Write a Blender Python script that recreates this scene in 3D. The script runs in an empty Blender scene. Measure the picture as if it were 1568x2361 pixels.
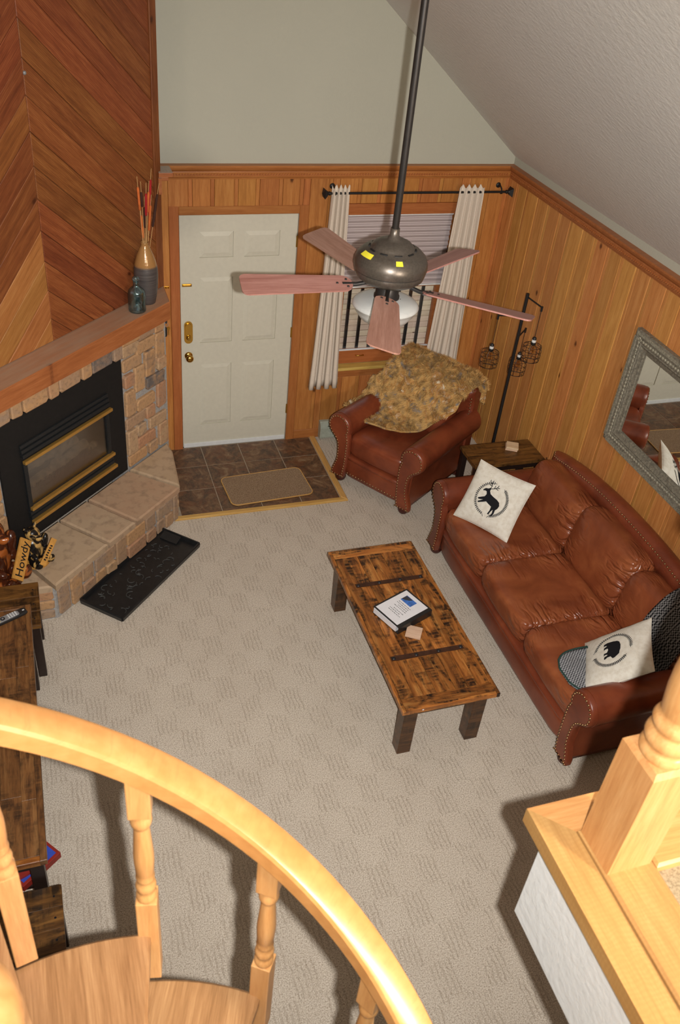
import bpy, bmesh, math, random
from mathutils import Vector, Matrix, noise
random.seed(7)
SC = bpy.context.scene
COL = SC.collection
R = math.radians
PI = math.pi

# ------------------------------------------------------------------ camera
FPX, PITCH, YAW, ROLL = 2029.336, R(37.0088), R(21.8071), R(6.5742)
CAM = Vector((-1.0407, -6.4251, 4.2966))
fw = Vector((math.sin(YAW) * math.cos(PITCH), math.cos(YAW) * math.cos(PITCH), -math.sin(PITCH)))
rt0 = Vector((math.cos(YAW), -math.sin(YAW), 0))
up0 = rt0.cross(fw)
rt = math.cos(ROLL) * rt0 + math.sin(ROLL) * up0
upv = -math.sin(ROLL) * rt0 + math.cos(ROLL) * up0
cd = bpy.data.cameras.new('camera')
cam = bpy.data.objects.new('camera', cd)
COL.objects.link(cam)
cam.matrix_world = Matrix(((rt.x, upv.x, -fw.x, CAM.x), (rt.y, upv.y, -fw.y, CAM.y), (rt.z, upv.z, -fw.z, CAM.z), (0, 0, 0, 1)))
cd.sensor_fit = 'VERTICAL'
cd.sensor_height = 36.0
cd.sensor_width = 36.0 * 1568 / 2361
cd.lens = FPX / 2361 * 36.0
cd.clip_start = 0.02
cd.dof.use_dof = True
cd.dof.focus_distance = 5.4
cd.dof.aperture_fstop = 7.0
SC.camera = cam

# ------------------------------------------------------------------ world, flash, loft lamp, exposure
w = bpy.data.worlds.new('daylight')
SC.world = w
w.use_nodes = True
bg = w.node_tree.nodes['Background']
bg.inputs[0].default_value = (0.97, 0.98, 1.0, 1)
bg.inputs[1].default_value = 0.75

def lamp(name, kind, loc, energy, col, radius=.1):
    l = bpy.data.lights.new(name, kind)
    l.energy = energy
    l.color = col
    if hasattr(l, 'shadow_soft_size'):
        l.shadow_soft_size = radius
    o = bpy.data.objects.new(name, l)
    COL.objects.link(o)
    o.location = loc
    return o

# the photograph was taken with the camera's own flash, beside the lens
flash = lamp('camera_flash', 'SPOT', CAM + rt * 0.078 - upv * 0.02, 1160, (1.0, .99, .97), .012)
flash.rotation_euler = cam.matrix_world.to_euler()
flash.data.spot_size = R(104)
flash.data.spot_blend = 1.0
flash.data.use_nodes = True
fnt = flash.data.node_tree
fem = [n for n in fnt.nodes if n.type == 'EMISSION'][0]
ff = fnt.nodes.new('ShaderNodeLightFalloff')
ff.inputs['Strength'].default_value = 1.0
ff.inputs['Smooth'].default_value = 14.0
fnt.links.new(ff.outputs['Quadratic'], fem.inputs['Strength'])
# warm ceiling light of the loft, behind the photographer
loft_lamp = lamp('loft_ceiling_light', 'POINT', (0.9, -7.6, 3.75), 290, (1.0, .89, .76), .14)

cy = SC.cycles
cy.max_bounces = 5; cy.diffuse_bounces = 2; cy.glossy_bounces = 3; cy.transmission_bounces = 4
cy.use_light_tree = False; cy.use_adaptive_sampling = True; cy.adaptive_threshold = .04; cy.transparent_max_bounces = 8
cy.caustics_reflective = False; cy.caustics_refractive = False
SC.view_settings.view_transform = 'Standard'
SC.view_settings.look = 'None'
SC.view_settings.gamma = 1.0
SC.view_settings.use_curve_mapping = False
SC.view_settings.exposure = 0.1

# ------------------------------------------------------------------ object helpers
def tag(o, label=None, cat=None, group=None, kind=None):
    if label: o['label'] = label
    if cat: o['category'] = cat
    if group: o['group'] = group
    if kind: o['kind'] = kind
    return o

def thing(name, label, cat, loc=(0, 0, 0), rz=0, group=None):
    o = bpy.data.objects.new(name, None)
    o.empty_display_size = .1
    COL.objects.link(o)
    o.location = loc
    o.rotation_euler = (0, 0, rz)
    return tag(o, label, cat, group)

def link(name, me, mat=None, parent=None):
    o = bpy.data.objects.new(name, me)
    COL.objects.link(o)
    if mat is not None and len(me.materials) == 0:
        me.materials.append(mat)
    if parent is not None:
        o.parent = parent
    return o

def copy_tree(o, parent=None):
    c = o.copy()
    COL.objects.link(c)
    if parent is not None:
        c.parent = parent
    for ch in [k for k in bpy.data.objects if k.parent == o]:
        copy_tree(ch, c)
    return c

class MB:
    """collects geometry for one mesh"""
    def __init__(s):
        s.v = []; s.f = []; s.sm = []; s.mi = []; s.cur = 0
    def add(s, vs, fs, smooth=False, M=None):
        b = len(s.v)
        for p in vs:
            p = Vector(p)
            s.v.append(tuple(M @ p) if M is not None else tuple(p))
        for f in fs:
            s.f.append([b + i for i in f]); s.sm.append(smooth); s.mi.append(s.cur)
        return s
    def box(s, c, d, M=None, ch=0.0):
        x, y, z = [k / 2 for k in d]
        T = Matrix.Translation(c)
        if M is not None: T = T @ M.to_4x4()
        if ch <= 0:
            vs = [(sx * x, sy * y, sz * z) for sx in (-1, 1) for sy in (-1, 1) for sz in (-1, 1)]
            fs = [(0, 1, 3, 2), (4, 6, 7, 5), (0, 4, 5, 1), (2, 3, 7, 6), (0, 2, 6, 4), (1, 5, 7, 3)]
            return s.add(vs, fs, False, T)
        bm = bmesh.new()
        bmesh.ops.create_cube(bm, size=1)
        for v in bm.verts: v.co = Vector((v.co.x * d[0], v.co.y * d[1], v.co.z * d[2]))
        bmesh.ops.bevel(bm, geom=bm.edges[:], offset=ch, segments=2, affect='EDGES', profile=.6)
        bm.verts.index_update()
        s.add([v.co.copy() for v in bm.verts], [[v.index for v in f.verts] for f in bm.faces], False, T)
        bm.free()
        return s
    def lathe(s, prof, n=20, c=(0, 0, 0), M=None, smooth=True, cap=True):
        T = Matrix.Translation(c)
        if M is not None: T = T @ M.to_4x4()
        vs = []; fs = []
        for r, z in prof:
            for k in range(n):
                a = 2 * PI * k / n
                vs.append((r * math.cos(a), r * math.sin(a), z))
        m = len(prof)
        for i in range(m - 1):
            for k in range(n):
                k2 = (k + 1) % n
                fs.append((i * n + k, i * n + k2, (i + 1) * n + k2, (i + 1) * n + k))
        s.add(vs, fs, smooth, T)
        if cap:
            s.add(vs[:n], [list(range(n))[::-1]], False, T)
            s.add(vs[-n:], [list(range(n))], False, T)
        return s
    def tube(s, pts, r, n=8, cap=True, smooth=True, closed=False, sec=None):
        """sweep of a circle (or section sec: list of (a,b)) along pts"""
        pts = [Vector(p) for p in pts]
        m = len(pts)
        rr = r if isinstance(r, (list, tuple)) else [r] * m
        rings = []
        prev = None
        for i, p in enumerate(pts):
            if closed:
                t = pts[(i + 1) % m] - pts[i - 1]
            else:
                t = pts[min(i + 1, m - 1)] - pts[max(i - 1, 0)]
            t.normalize()
            if prev is None:
                ref = Vector((0, 0, 1)) if abs(t.z) < .9 else Vector((1, 0, 0))
                a = ref.cross(t).normalized()
            else:
                a = (prev - t * prev.dot(t)).normalized()
            prev = a
            b = t.cross(a)
            if sec:
                rings.append([p + a * q[0] + b * q[1] for q in sec])
            else:
                rings.append([p + (a * math.cos(2 * PI * k / n) + b * math.sin(2 * PI * k / n)) * rr[i] for k in range(n)])
        q = len(rings[0])
        vs = [v for g in rings for v in g]
        fs = []
        for i in range(m if closed else m - 1):
            j = (i + 1) % m
            for k in range(q):
                k2 = (k + 1) % q
                fs.append((i * q + k, i * q + k2, j * q + k2, j * q + k))
        s.add(vs, fs, smooth)
        if cap and not closed:
            s.add(rings[0], [list(range(q))[::-1]])
            s.add(rings[-1], [list(range(q))])
        return s
    def prism(s, poly, h0, h1, M=None, smooth=False):
        """poly in local xy, extruded along local z"""
        n = len(poly)
        vs = [(x, y, h0) for x, y in poly] + [(x, y, h1) for x, y in poly]
        fs = [list(range(n))[::-1], list(range(n, 2 * n))]
        s.add(vs, fs, False, M)
        s.add(vs, [(i, (i + 1) % n, n + (i + 1) % n, n + i) for i in range(n)], smooth, M)
        return s
    def puff(s, c, d, e=4.0, res=8, M=None, fn=None):
        """rounded cushion-like box"""
        T = Matrix.Translation(c)
        if M is not None: T = T @ M.to_4x4()
        vs = []; idx = {}; fs = []
        ex = e if isinstance(e, (list, tuple)) else (e, e, e)
        def pt(q):
            key = tuple(round(k * 1000) for k in q)
            if key in idx: return idx[key]
            m = sum(abs(q[i]) ** ex[i] for i in range(3))
            # solve scale so that sum |k q|^e = 1
            k = 1.0
            for _ in range(12):
                f = sum((k * abs(q[i])) ** ex[i] for i in range(3)) - 1
                df = sum(ex[i] * (k * abs(q[i])) ** ex[i] / k for i in range(3))
                k -= f / df
            p = Vector((q[0] * k * d[0] / 2, q[1] * k * d[1] / 2, q[2] * k * d[2] / 2))
            if fn: p = fn(p)
            idx[key] = len(vs); vs.append(p)
            return idx[key]
        for ax in range(3):
            for sg in (-1, 1):
                a, b = (ax + 1) % 3, (ax + 2) % 3
                g = {}
                for i in range(res + 1):
                    for j in range(res + 1):
                        q = [0, 0, 0]
                        q[ax] = sg; q[a] = math.tan((-1 + 2 * i / res) * PI / 4); q[b] = math.tan((-1 + 2 * j / res) * PI / 4)
                        g[i, j] = pt(q)
                for i in range(res):
                    for j in range(res):
                        f = (g[i, j], g[i + 1, j], g[i + 1, j + 1], g[i, j + 1])
                        fs.append(f if sg > 0 else f[::-1])
        return s.add(vs, fs, True, T)
    def mesh(s, name, mats=None):
        me = bpy.data.meshes.new(name)
        me.from_pydata(s.v, [], s.f)
        me.polygons.foreach_set('use_smooth', s.sm)
        if mats:
            for m in (mats if isinstance(mats, (list, tuple)) else [mats]): me.materials.append(m)
            me.polygons.foreach_set('material_index', s.mi)
        me.update()
        return me
    def build(s, name, mats, parent=None, loc=None):
        o = link(name, s.mesh(name, mats), None, parent)
        if loc is not None: o.location = loc
        return o

def area2(p):
    return sum(p[i][0] * p[(i + 1) % len(p)][1] - p[(i + 1) % len(p)][0] * p[i][1] for i in range(len(p))) / 2

def inset(p, d):
    """inset a convex CCW polygon"""
    n = len(p); out = []
    for i in range(n):
        a, b, c = Vector(p[i - 1]), Vector(p[i]), Vector(p[(i + 1) % n])
        e1 = (b - a).normalized(); e2 = (c - b).normalized()
        n1 = Vector((-e1.y, e1.x)); n2 = Vector((-e2.y, e2.x))
        m = n1 + n2
        k = m.length_squared
        if k < 1e-6: m = n1; k = 1
        m = m * (2 * d / k)
        if m.length > 3 * d: m = m.normalized() * 3 * d
        out.append(tuple(b + m))
    return out

def clip(poly, nx, ny, c):
    """keep the part of poly with nx*x+ny*y<=c"""
    out = []
    for i in range(len(poly)):
        a, b = poly[i], poly[(i + 1) % len(poly)]
        da, db = nx * a[0] + ny * a[1] - c, nx * b[0] + ny * b[1] - c
        if da <= 0: out.append(a)
        if da * db < 0:
            t = da / (da - db)
            out.append((a[0] + (b[0] - a[0]) * t, a[1] + (b[1] - a[1]) * t))
    return out

class Frame:
    def __init__(s, o, ux, uy):
        s.o = Vector(o); s.ux = Vector(ux).normalized(); s.uy = Vector(uy).normalized(); s.un = s.ux.cross(s.uy)
    def at(s, x, y, h=0): return s.o + s.ux * x + s.uy * y + s.un * h

def plate(name, poly, t, fr, mat, parent, grain=0.0, ch=.003, base=0.0, gap=0.0, round_=0):
    """one flat piece (plank, brick, tile ...) with its own origin and chamfered face edges; local X runs along the grain"""
    if area2(poly) < 0: poly = poly[::-1]
    if gap: poly = inset(poly, gap)
    n = len(poly)
    cx = sum(p[0] for p in poly) / n; cy = sum(p[1] for p in poly) / n
    ca, sa = math.cos(-grain), math.sin(-grain)
    loc = [((x - cx) * ca - (y - cy) * sa, (x - cx) * sa + (y - cy) * ca) for x, y in poly]
    mb = MB()
    top = inset(loc, ch) if ch else loc
    ch2 = min(ch * .8, t * .82)
    vs = [(x, y, 0) for x, y in loc] + [(x, y, t - ch2) for x, y in loc] + [(x, y, t) for x, y in top]
    fs = [list(range(n))[::-1], list(range(2 * n, 3 * n))]
    for i in range(n):
        j = (i + 1) % n
        fs.append((i, j, n + j, n + i)); fs.append((n + i, n + j, 2 * n + j, 2 * n + i))
    mb.add(vs, fs)
    o = mb.build(name, mat, parent)
    gx = fr.ux * math.cos(grain) + fr.uy * math.sin(grain)
    gy = fr.un.cross(gx)
    p = fr.at(cx, cy, base)
    o.matrix_local = Matrix(((gx.x, gy.x, fr.un.x, p.x), (gx.y, gy.y, fr.un.y, p.y), (gx.z, gy.z, fr.un.z, p.z), (0, 0, 0, 1)))
    return o

def rect(x0, y0, x1, y1): return [(x0, y0), (x1, y0), (x1, y1), (x0, y1)]

def text_mesh(txt, size, depth=.0006):
    cu = bpy.data.curves.new('lettering', 'FONT')
    cu.body = txt; cu.size = size; cu.extrude = depth; cu.align_x = 'CENTER'; cu.align_y = 'CENTER'
    ob = bpy.data.objects.new('lettering', cu)
    COL.objects.link(ob)
    dg = bpy.context.evaluated_depsgraph_get()
    me = bpy.data.meshes.new_from_object(ob.evaluated_get(dg))
    bpy.data.objects.remove(ob)
    return me
# ------------------------------------------------------------------ materials
def srgb(r, g, b):
    f = lambda c: (c / 255) / 12.92 if c / 255 <= .04045 else ((c / 255 + .055) / 1.055) ** 2.4
    return (f(r), f(g), f(b), 1)

class NT:
    def __init__(s, name, rough=.5, spec=.5, metal=0.0):
        s.m = bpy.data.materials.new(name); s.m.use_nodes = True
        s.t = s.m.node_tree; s.b = s.t.nodes['Principled BSDF']
        s.b.inputs['Roughness'].default_value = rough
        s.b.inputs['Specular IOR Level'].default_value = spec
        s.b.inputs['Metallic'].default_value = metal
        s._co = None
    def n(s, typ, **kw):
        nd = s.t.nodes.new('ShaderNode' + typ)
        for k, v in kw.items(): setattr(nd, k, v)
        return nd
    def set(s, nd, i, v):
        if hasattr(v, 'is_linked') or isinstance(v, bpy.types.NodeSocket): s.t.links.new(v, nd.inputs[i])
        else: nd.inputs[i].default_value = v
    def coords(s, rnd=True):
        if s._co: return s._co
        tc = s.n('TexCoord')
        co = tc.outputs['Object']
        if rnd:
            oi = s.n('ObjectInfo')
            m = s.n('VectorMath', operation='SCALE'); m.inputs[0].default_value = (37.1, 91.7, 53.3)
            s.set(m, 3, oi.outputs['Random'])
            a = s.n('VectorMath', operation='ADD'); s.set(a, 0, co); s.set(a, 1, m.outputs[0])
            co = a.outputs[0]
        s._co = co
        return co
    def map(s, scale, co=None, rot=(0, 0, 0)):
        mp = s.n('Mapping'); s.set(mp, 0, co or s.coords()); mp.inputs[3].default_value = scale; mp.inputs[2].default_value = rot
        return mp.outputs[0]
    def noise(s, co, scale, detail=4, rough=.55, dist=0.0, out='Fac'):
        nd = s.n('TexNoise'); s.set(nd, 0, co); nd.inputs['Scale'].default_value = scale
        nd.inputs['Detail'].default_value = detail; nd.inputs['Roughness'].default_value = rough; nd.inputs['Distortion'].default_value = dist
        return nd.outputs[out]
    def vor(s, co, scale, feature='F1', out='Distance', rnd=1.0, dim='3D'):
        nd = s.n('TexVoronoi', feature=feature); nd.voronoi_dimensions = dim; s.set(nd, 0, co); nd.inputs['Scale'].default_value = scale
        nd.inputs['Randomness'].default_value = rnd
        return nd.outputs[out]
    def wave(s, co, scale, dist=0, detail=2, axis='X'):
        nd = s.n('TexWave', bands_direction=axis); s.set(nd, 0, co); nd.inputs['Scale'].default_value = scale
        nd.inputs['Distortion'].default_value = dist; nd.inputs['Detail'].default_value = detail
        return nd.outputs['Fac']
    def ramp(s, fac, stops, interp='LINEAR'):
        nd = s.n('ValToRGB'); nd.color_ramp.interpolation = interp
        el = nd.color_ramp.elements
        while len(el) < len(stops): el.new(.5)
        for e, (p, c) in zip(el, stops): e.position = p; e.color = c if len(c) == 4 else (*c, 1)
        s.set(nd, 0, fac)
        return nd.outputs[0]
    def rampv(s, fac, a, b):
        nd = s.n('MapRange'); nd.clamp = True
        s.set(nd, 0, fac); nd.inputs[1].default_value = a; nd.inputs[2].default_value = b
        return nd.outputs[0]
    def mix(s, fac, a, b, mode='MIX'):
        nd = s.n('MixRGB', blend_type=mode); s.set(nd, 0, fac); s.set(nd, 1, a); s.set(nd, 2, b)
        return nd.outputs[0]
    def math(s, op, a, b=0.0):
        nd = s.n('Math', operation=op); s.set(nd, 0, a); s.set(nd, 1, b)
        return nd.outputs[0]
    def rand(s):
        return s.n('ObjectInfo').outputs['Random']
    def hsv(s, col, val=None, hue=None, sat=None):
        nd = s.n('HueSaturation'); s.set(nd, 4, col)
        if val is not None: s.set(nd, 2, val)
        if hue is not None: s.set(nd, 0, hue)
        if sat is not None: s.set(nd, 1, sat)
        return nd.outputs[0]
    def color(s, c): s.set(s.b, 'Base Color', c); return s
    def rough(s, c): s.set(s.b, 'Roughness', c); return s
    def bump(s, h, strength=.3, dist=.01, prev=None):
        nd = s.n('Bump'); s.set(nd, 'Height', h); nd.inputs['Strength'].default_value = strength; nd.inputs['Distance'].default_value = dist
        if prev is not None: s.set(nd, 'Normal', prev)
        s.t.links.new(nd.outputs[0], s.b.inputs['Normal'])
        return nd.outputs[0]

def plain(name, c, rough=.5, metal=0.0, spec=.5, var=0.06, nscale=30):
    k = NT(name, rough, spec, metal)
    f = k.noise(k.coords(False), nscale, 3)
    dark = tuple(x * (1 - 2 * var) for x in c[:3]) + (1,)
    lite = tuple(min(1, x * (1 + 2 * var)) for x in c[:3]) + (1,)
    k.color(k.ramp(f, [(.3, dark), (.7, lite)]))
    return k.m

def wood(name, lo, mid, hi, grain=(1.2, 16, 16), scale=2.2, rough=.42, knots=0.0, var=.3, bump=.12, spec=.4, hue=.012, ring=.0, kcol=(70, 30, 12)):
    k = NT(name, rough, spec)
    co = k.coords()
    g = k.map(grain, co)
    a = k.noise(g, scale, 6, .6, .6)
    b = k.noise(g, scale * 4.5, 4, .65)
    f = k.mix(.4, a, b)
    c = k.ramp(f, [(.32, lo), (.5, mid), (.68, hi)])
    if ring:
        wv = k.wave(k.map((grain[0] * .35, 6, 6), co), 5.5, 7.0, 3, 'Y')
        c = k.mix(k.math('MULTIPLY', wv, ring), c, lo)
    if knots:
        kc = k.map((3.6, 6.0, 1.0), co)
        d = k.vor(kc, 1.0, dim='2D')
        cell = k.vor(kc, 1.0, out='Color', dim='2D')
        keep = k.math('GREATER_THAN', cell, 1 - knots)
        e = k.math('ADD', d, k.math('MULTIPLY', k.noise(co, 60, 2), .05))
        spot = k.math('MULTIPLY', k.math('SUBTRACT', 1.0, k.rampv(e, .065, .13)), keep)
        halo = k.math('MULTIPLY', k.math('SUBTRACT', 1.0, k.rampv(e, .1, .32)), keep)
        c = k.mix(k.math('MULTIPLY', halo, .35), c, lo)
        c = k.mix(k.math('MULTIPLY', spot, .85), c, srgb(*kcol))
    r = k.rand()
    c = k.hsv(c, val=k.math('ADD', 1 - var / 2, k.math('MULTIPLY', r, var)),
              hue=k.math('ADD', .5 - hue, k.math('MULTIPLY', k.math('FRACT', k.math('MULTIPLY', r, 17.3)), 2 * hue)))
    k.color(c)
    k.bump(b, bump, .004)
    return k.m

M = {}
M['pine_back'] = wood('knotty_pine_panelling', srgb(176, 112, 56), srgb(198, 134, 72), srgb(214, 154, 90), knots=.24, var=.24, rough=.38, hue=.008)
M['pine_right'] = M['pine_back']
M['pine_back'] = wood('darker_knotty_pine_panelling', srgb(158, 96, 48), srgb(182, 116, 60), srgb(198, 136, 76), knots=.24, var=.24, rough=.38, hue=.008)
M['pine_trim'] = wood('stained_pine_trim', srgb(150, 88, 44), srgb(166, 100, 52), srgb(182, 118, 66), knots=.12, var=.12, rough=.4, hue=.006)
M['cedar'] = wood('cedar_chevron_boards', srgb(106, 54, 28), srgb(142, 80, 42), srgb(170, 106, 60), knots=.2, var=.36, rough=.5, hue=.008, ring=.4)
def dusty(m, amount=.75, dust=(180, 154, 130)):
    """dust settled on the upward faces"""
    nt = m.node_tree; b = nt.nodes['Principled BSDF']; lk = b.inputs['Base Color'].links[0]
    src = lk.from_socket
    ge = nt.nodes.new('ShaderNodeNewGeometry'); sx = nt.nodes.new('ShaderNodeSeparateXYZ'); nt.links.new(ge.outputs['True Normal'], sx.inputs[0])
    mr = nt.nodes.new('ShaderNodeMapRange'); nt.links.new(sx.outputs['Z'], mr.inputs[0]); mr.inputs[1].default_value = .8; mr.inputs[2].default_value = 1.0; mr.inputs[4].default_value = amount
    nz = nt.nodes.new('ShaderNodeTexNoise'); nz.inputs['Scale'].default_value = 9; nz.inputs['Detail'].default_value = 5
    mu = nt.nodes.new('ShaderNodeMath'); mu.operation = 'MULTIPLY'; nt.links.new(mr.outputs[0], mu.inputs[0])
    m2 = nt.nodes.new('ShaderNodeMapRange'); nt.links.new(nz.outputs['Fac'], m2.inputs[0]); m2.inputs[1].default_value = .25; m2.inputs[2].default_value = .7; m2.inputs[3].default_value = .5
    nt.links.new(m2.outputs[0], mu.inputs[1])
    mx = nt.nodes.new('ShaderNodeMixRGB'); nt.links.new(mu.outputs[0], mx.inputs[0]); nt.links.new(src, mx.inputs[1]); mx.inputs[2].default_value = srgb(*dust)
    nt.links.new(mx.outputs[0], b.inputs['Base Color'])
    return m
M['mantel'] = dusty(wood('mantel_pine', srgb(154, 90, 46), srgb(174, 106, 57), srgb(192, 124, 74), knots=.2, var=.05, rough=.6))
M['trim_dusty'] = dusty(wood('dusty_crown_pine', srgb(150, 88, 44), srgb(172, 106, 56), srgb(188, 124, 70), var=.1, rough=.5), .9, (190, 182, 168))
M['oak'] = wood('honey_oak', srgb(186, 128, 72), srgb(206, 150, 90), srgb(220, 168, 110), grain=(1.5, 22, 22), var=.04, rough=.32, bump=.05, knots=0, hue=.004)
M['oak_z'] = wood('honey_oak_upright', srgb(186, 128, 76), srgb(204, 150, 94), srgb(216, 166, 112), grain=(22, 22, 1.5), var=.04, rough=.32, bump=.05, hue=.004)
M['tread'] = wood('shaded_oak_tread', srgb(128, 90, 56), srgb(160, 118, 78), srgb(188, 146, 102), grain=(26, 1.2, 22), var=.08, rough=.34, bump=.05, hue=.004)  # oak darkened in its base colour for the shade on the treads
M['oak_y'] = wood('honey_oak_nosing', srgb(172, 126, 74), srgb(188, 142, 86), srgb(200, 158, 102), grain=(22, 1.5, 22), var=.06, rough=.3, bump=.05, hue=.004, ring=.3)
M['yellow_pine'] = wood('yellow_pine_edging', srgb(186, 140, 70), srgb(206, 162, 88), srgb(220, 180, 106), var=.08, rough=.5)
M['shadow_gap'] = plain('dark_gap_between_boards', srgb(70, 38, 18), .8)

def rustic(name, lo, mid, hi, dirt, var=.35, amount=.5, rough=.32):
    k = NT(name, rough, .5)
    co = k.coords()
    g = k.map((1.6, 18, 18), co)
    a = k.noise(g, 2.0, 6, .62, .8)
    c = k.ramp(a, [(.3, lo), (.5, mid), (.72, hi)])
    saw = k.noise(k.map((34, 3.0, 3), co), 1.6, 4, .6)
    blot = k.noise(k.map((2.6, 7, 7), co), 1.5, 5, .62, 1.2)
    f = k.math('MULTIPLY', k.rampv(blot, .44, .6), k.rampv(saw, .26, .56))
    c = k.mix(k.math('MULTIPLY', f, amount * 1.8), c, dirt)
    fine = k.noise(g, 12, 3)
    c = k.mix(k.math('MULTIPLY', k.rampv(fine, .55, .75), .5), c, dirt)
    r = k.rand()
    c = k.hsv(c, val=k.math('ADD', 1 - var / 2, k.math('MULTIPLY', r, var)))
    k.color(c); k.bump(fine, .12, .003)
    return k.m
M['rustic'] = rustic('reclaimed_plank_wood', srgb(126, 70, 28), srgb(176, 108, 48), srgb(206, 146, 78), srgb(44, 26, 15), .6, .56)
M['rustic_dark'] = rustic('dark_stained_reclaimed_wood', srgb(92, 58, 34), srgb(126, 84, 48), srgb(148, 106, 64), srgb(38, 30, 26), .3, .42)
M['table_leg'] = rustic('table_leg_wood', srgb(58, 36, 20), srgb(86, 54, 28), srgb(108, 70, 38), srgb(26, 18, 12), .1, .4)
M['bench_wood'] = rustic('brown_stained_pine', srgb(74, 46, 20), srgb(112, 74, 34), srgb(140, 98, 48), srgb(30, 20, 12), .12, .5, .4)
M['espresso'] = plain('espresso_stained_wood', srgb(40, 27, 22), .4)
M['iron_strap'] = plain('rusted_iron_strap', srgb(76, 48, 34), .5, .3, var=.15)
M['iron_bolt'] = plain('blackened_iron', srgb(58, 58, 60), .4, .6)

def leather(name, crease=0.0):
    k = NT(name, .32, .55)
    co = k.coords(False)
    a = k.noise(co, 3.2, 4, .6, .5)
    c = k.ramp(a, [(.3, srgb(98, 44, 27)), (.5, srgb(124, 58, 35)), (.72, srgb(146, 74, 44))] if not crease else [(.3, srgb(116, 56, 33)), (.5, srgb(142, 74, 43)), (.72, srgb(170, 98, 58))])
    k.color(c)
    gr = k.vor(co, 210)
    k.rough(k.math('ADD', .24, k.math('MULTIPLY', k.noise(co, 9, 3), .16)))
    nb = k.bump(gr, .1, .002)
    if crease:
        # soft folds pulling in from the seams at both sides of a cushion
        wob = k.noise(co, 5.0, 2, out='Color')
        sh = k.n('VectorMath', operation='MULTIPLY_ADD'); k.set(sh, 0, wob); sh.inputs[1].default_value = (.1, .09, .09); k.set(sh, 2, co)
        cr = k.noise(k.map((2.2, 11, 11), sh.outputs[0]), 1.3, 2, .5, .3)
        ridge = k.math('ABSOLUTE', k.math('SUBTRACT', cr, .5))
        sx = k.n('SeparateXYZ'); k.set(sx, 0, co)
        mask = k.rampv(k.math('ABSOLUTE', sx.outputs['X']), .08, .29)
        mask = k.math('MULTIPLY', mask, k.rampv(k.noise(co, 3.1, 2), .34, .6))
        k.bump(k.math('MULTIPLY', k.rampv(ridge, 0, .13), mask), crease, .03, nb)
    return k.m
M['leather'] = leather('chestnut_leather')
M['leather_crease'] = leather('creased_chestnut_leather', .55)
M['nail'] = plain('antique_brass_nailheads', srgb(150, 118, 84), .32, .9)
M['foot'] = plain('dark_red_wood_feet', srgb(70, 28, 20), .35)

def carpet(name, c1, c2, c3, pattern=True):
    k = NT(name, .95, .1)
    co = k.coords(False)
    a = k.noise(co, 150, 3, .8)
    b = k.noise(co, 2.4, 3)
    c = k.ramp(a, [(.34, c3), (.5, c2), (.64, c1)])
    hgt = a
    if pattern:
        wob = k.noise(co, 16, 2, out='Color')
        sh = k.n('VectorMath', operation='MULTIPLY_ADD'); k.set(sh, 0, wob); sh.inputs[1].default_value = (.03, .12, 0); k.set(sh, 2, co)
        ck = k.n('TexChecker'); k.set(ck, 0, k.map((7.6, 5.4, 0), sh.outputs[0])); ck.inputs['Scale'].default_value = 1
        st = k.wave(sh.outputs[0], 12.0, 0, 0, 'X')
        gate = k.rampv(k.noise(co, 9, 2), .3, .5)
        dash = k.math('MULTIPLY', k.math('MULTIPLY', k.rampv(st, .55, .95), ck.outputs['Fac']), gate)
        dash = k.math('MULTIPLY', dash, k.rampv(k.noise(co, 75, 2, .7), .36, .56))
        c = k.mix(k.math('MULTIPLY', dash, .42), c, c3)
        hgt = k.math('SUBTRACT', a, k.math('MULTIPLY', dash, .8))
    c = k.mix(k.math('MULTIPLY', k.rampv(b, .35, .7), .12), c, c3)
    k.color(c); k.bump(hgt, .5, .006)
    return k.m
M['carpet'] = carpet('beige_patterned_carpet', srgb(236, 225, 210), srgb(216, 202, 184), srgb(156, 137, 117))
M['loft_carpet'] = carpet('tan_loft_carpet', srgb(176, 160, 132), srgb(158, 142, 114), srgb(120, 104, 82), False)
M['doormat'] = carpet('tan_doormat_pile', srgb(178, 154, 126), srgb(152, 126, 100), srgb(110, 84, 62), False)

def wallpaint(name, c, b=.12, sc=42):
    k = NT(name, .85, .2)
    co = k.coords(False)
    f = k.noise(co, sc, 4, .6)
    k.color(k.ramp(k.noise(co, 1.2, 2), [(.3, tuple(x * .96 for x in c[:3])), (.7, c)]))
    k.bump(f, b, .01)
    return k.m
M['wall'] = wallpaint('pale_sage_wall_paint', srgb(184, 181, 165))
M['ceiling'] = wallpaint('textured_ceiling_paint', srgb(242, 240, 236), .3, 30)
M['drywall'] = wallpaint('white_textured_drywall', srgb(236, 238, 238), .25, 45)
M['door'] = plain('almond_door_paint', srgb(206, 200, 182), .4, var=.015)
M['white_metal'] = plain('white_vinyl', srgb(222, 222, 220), .4, var=.02)

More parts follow.
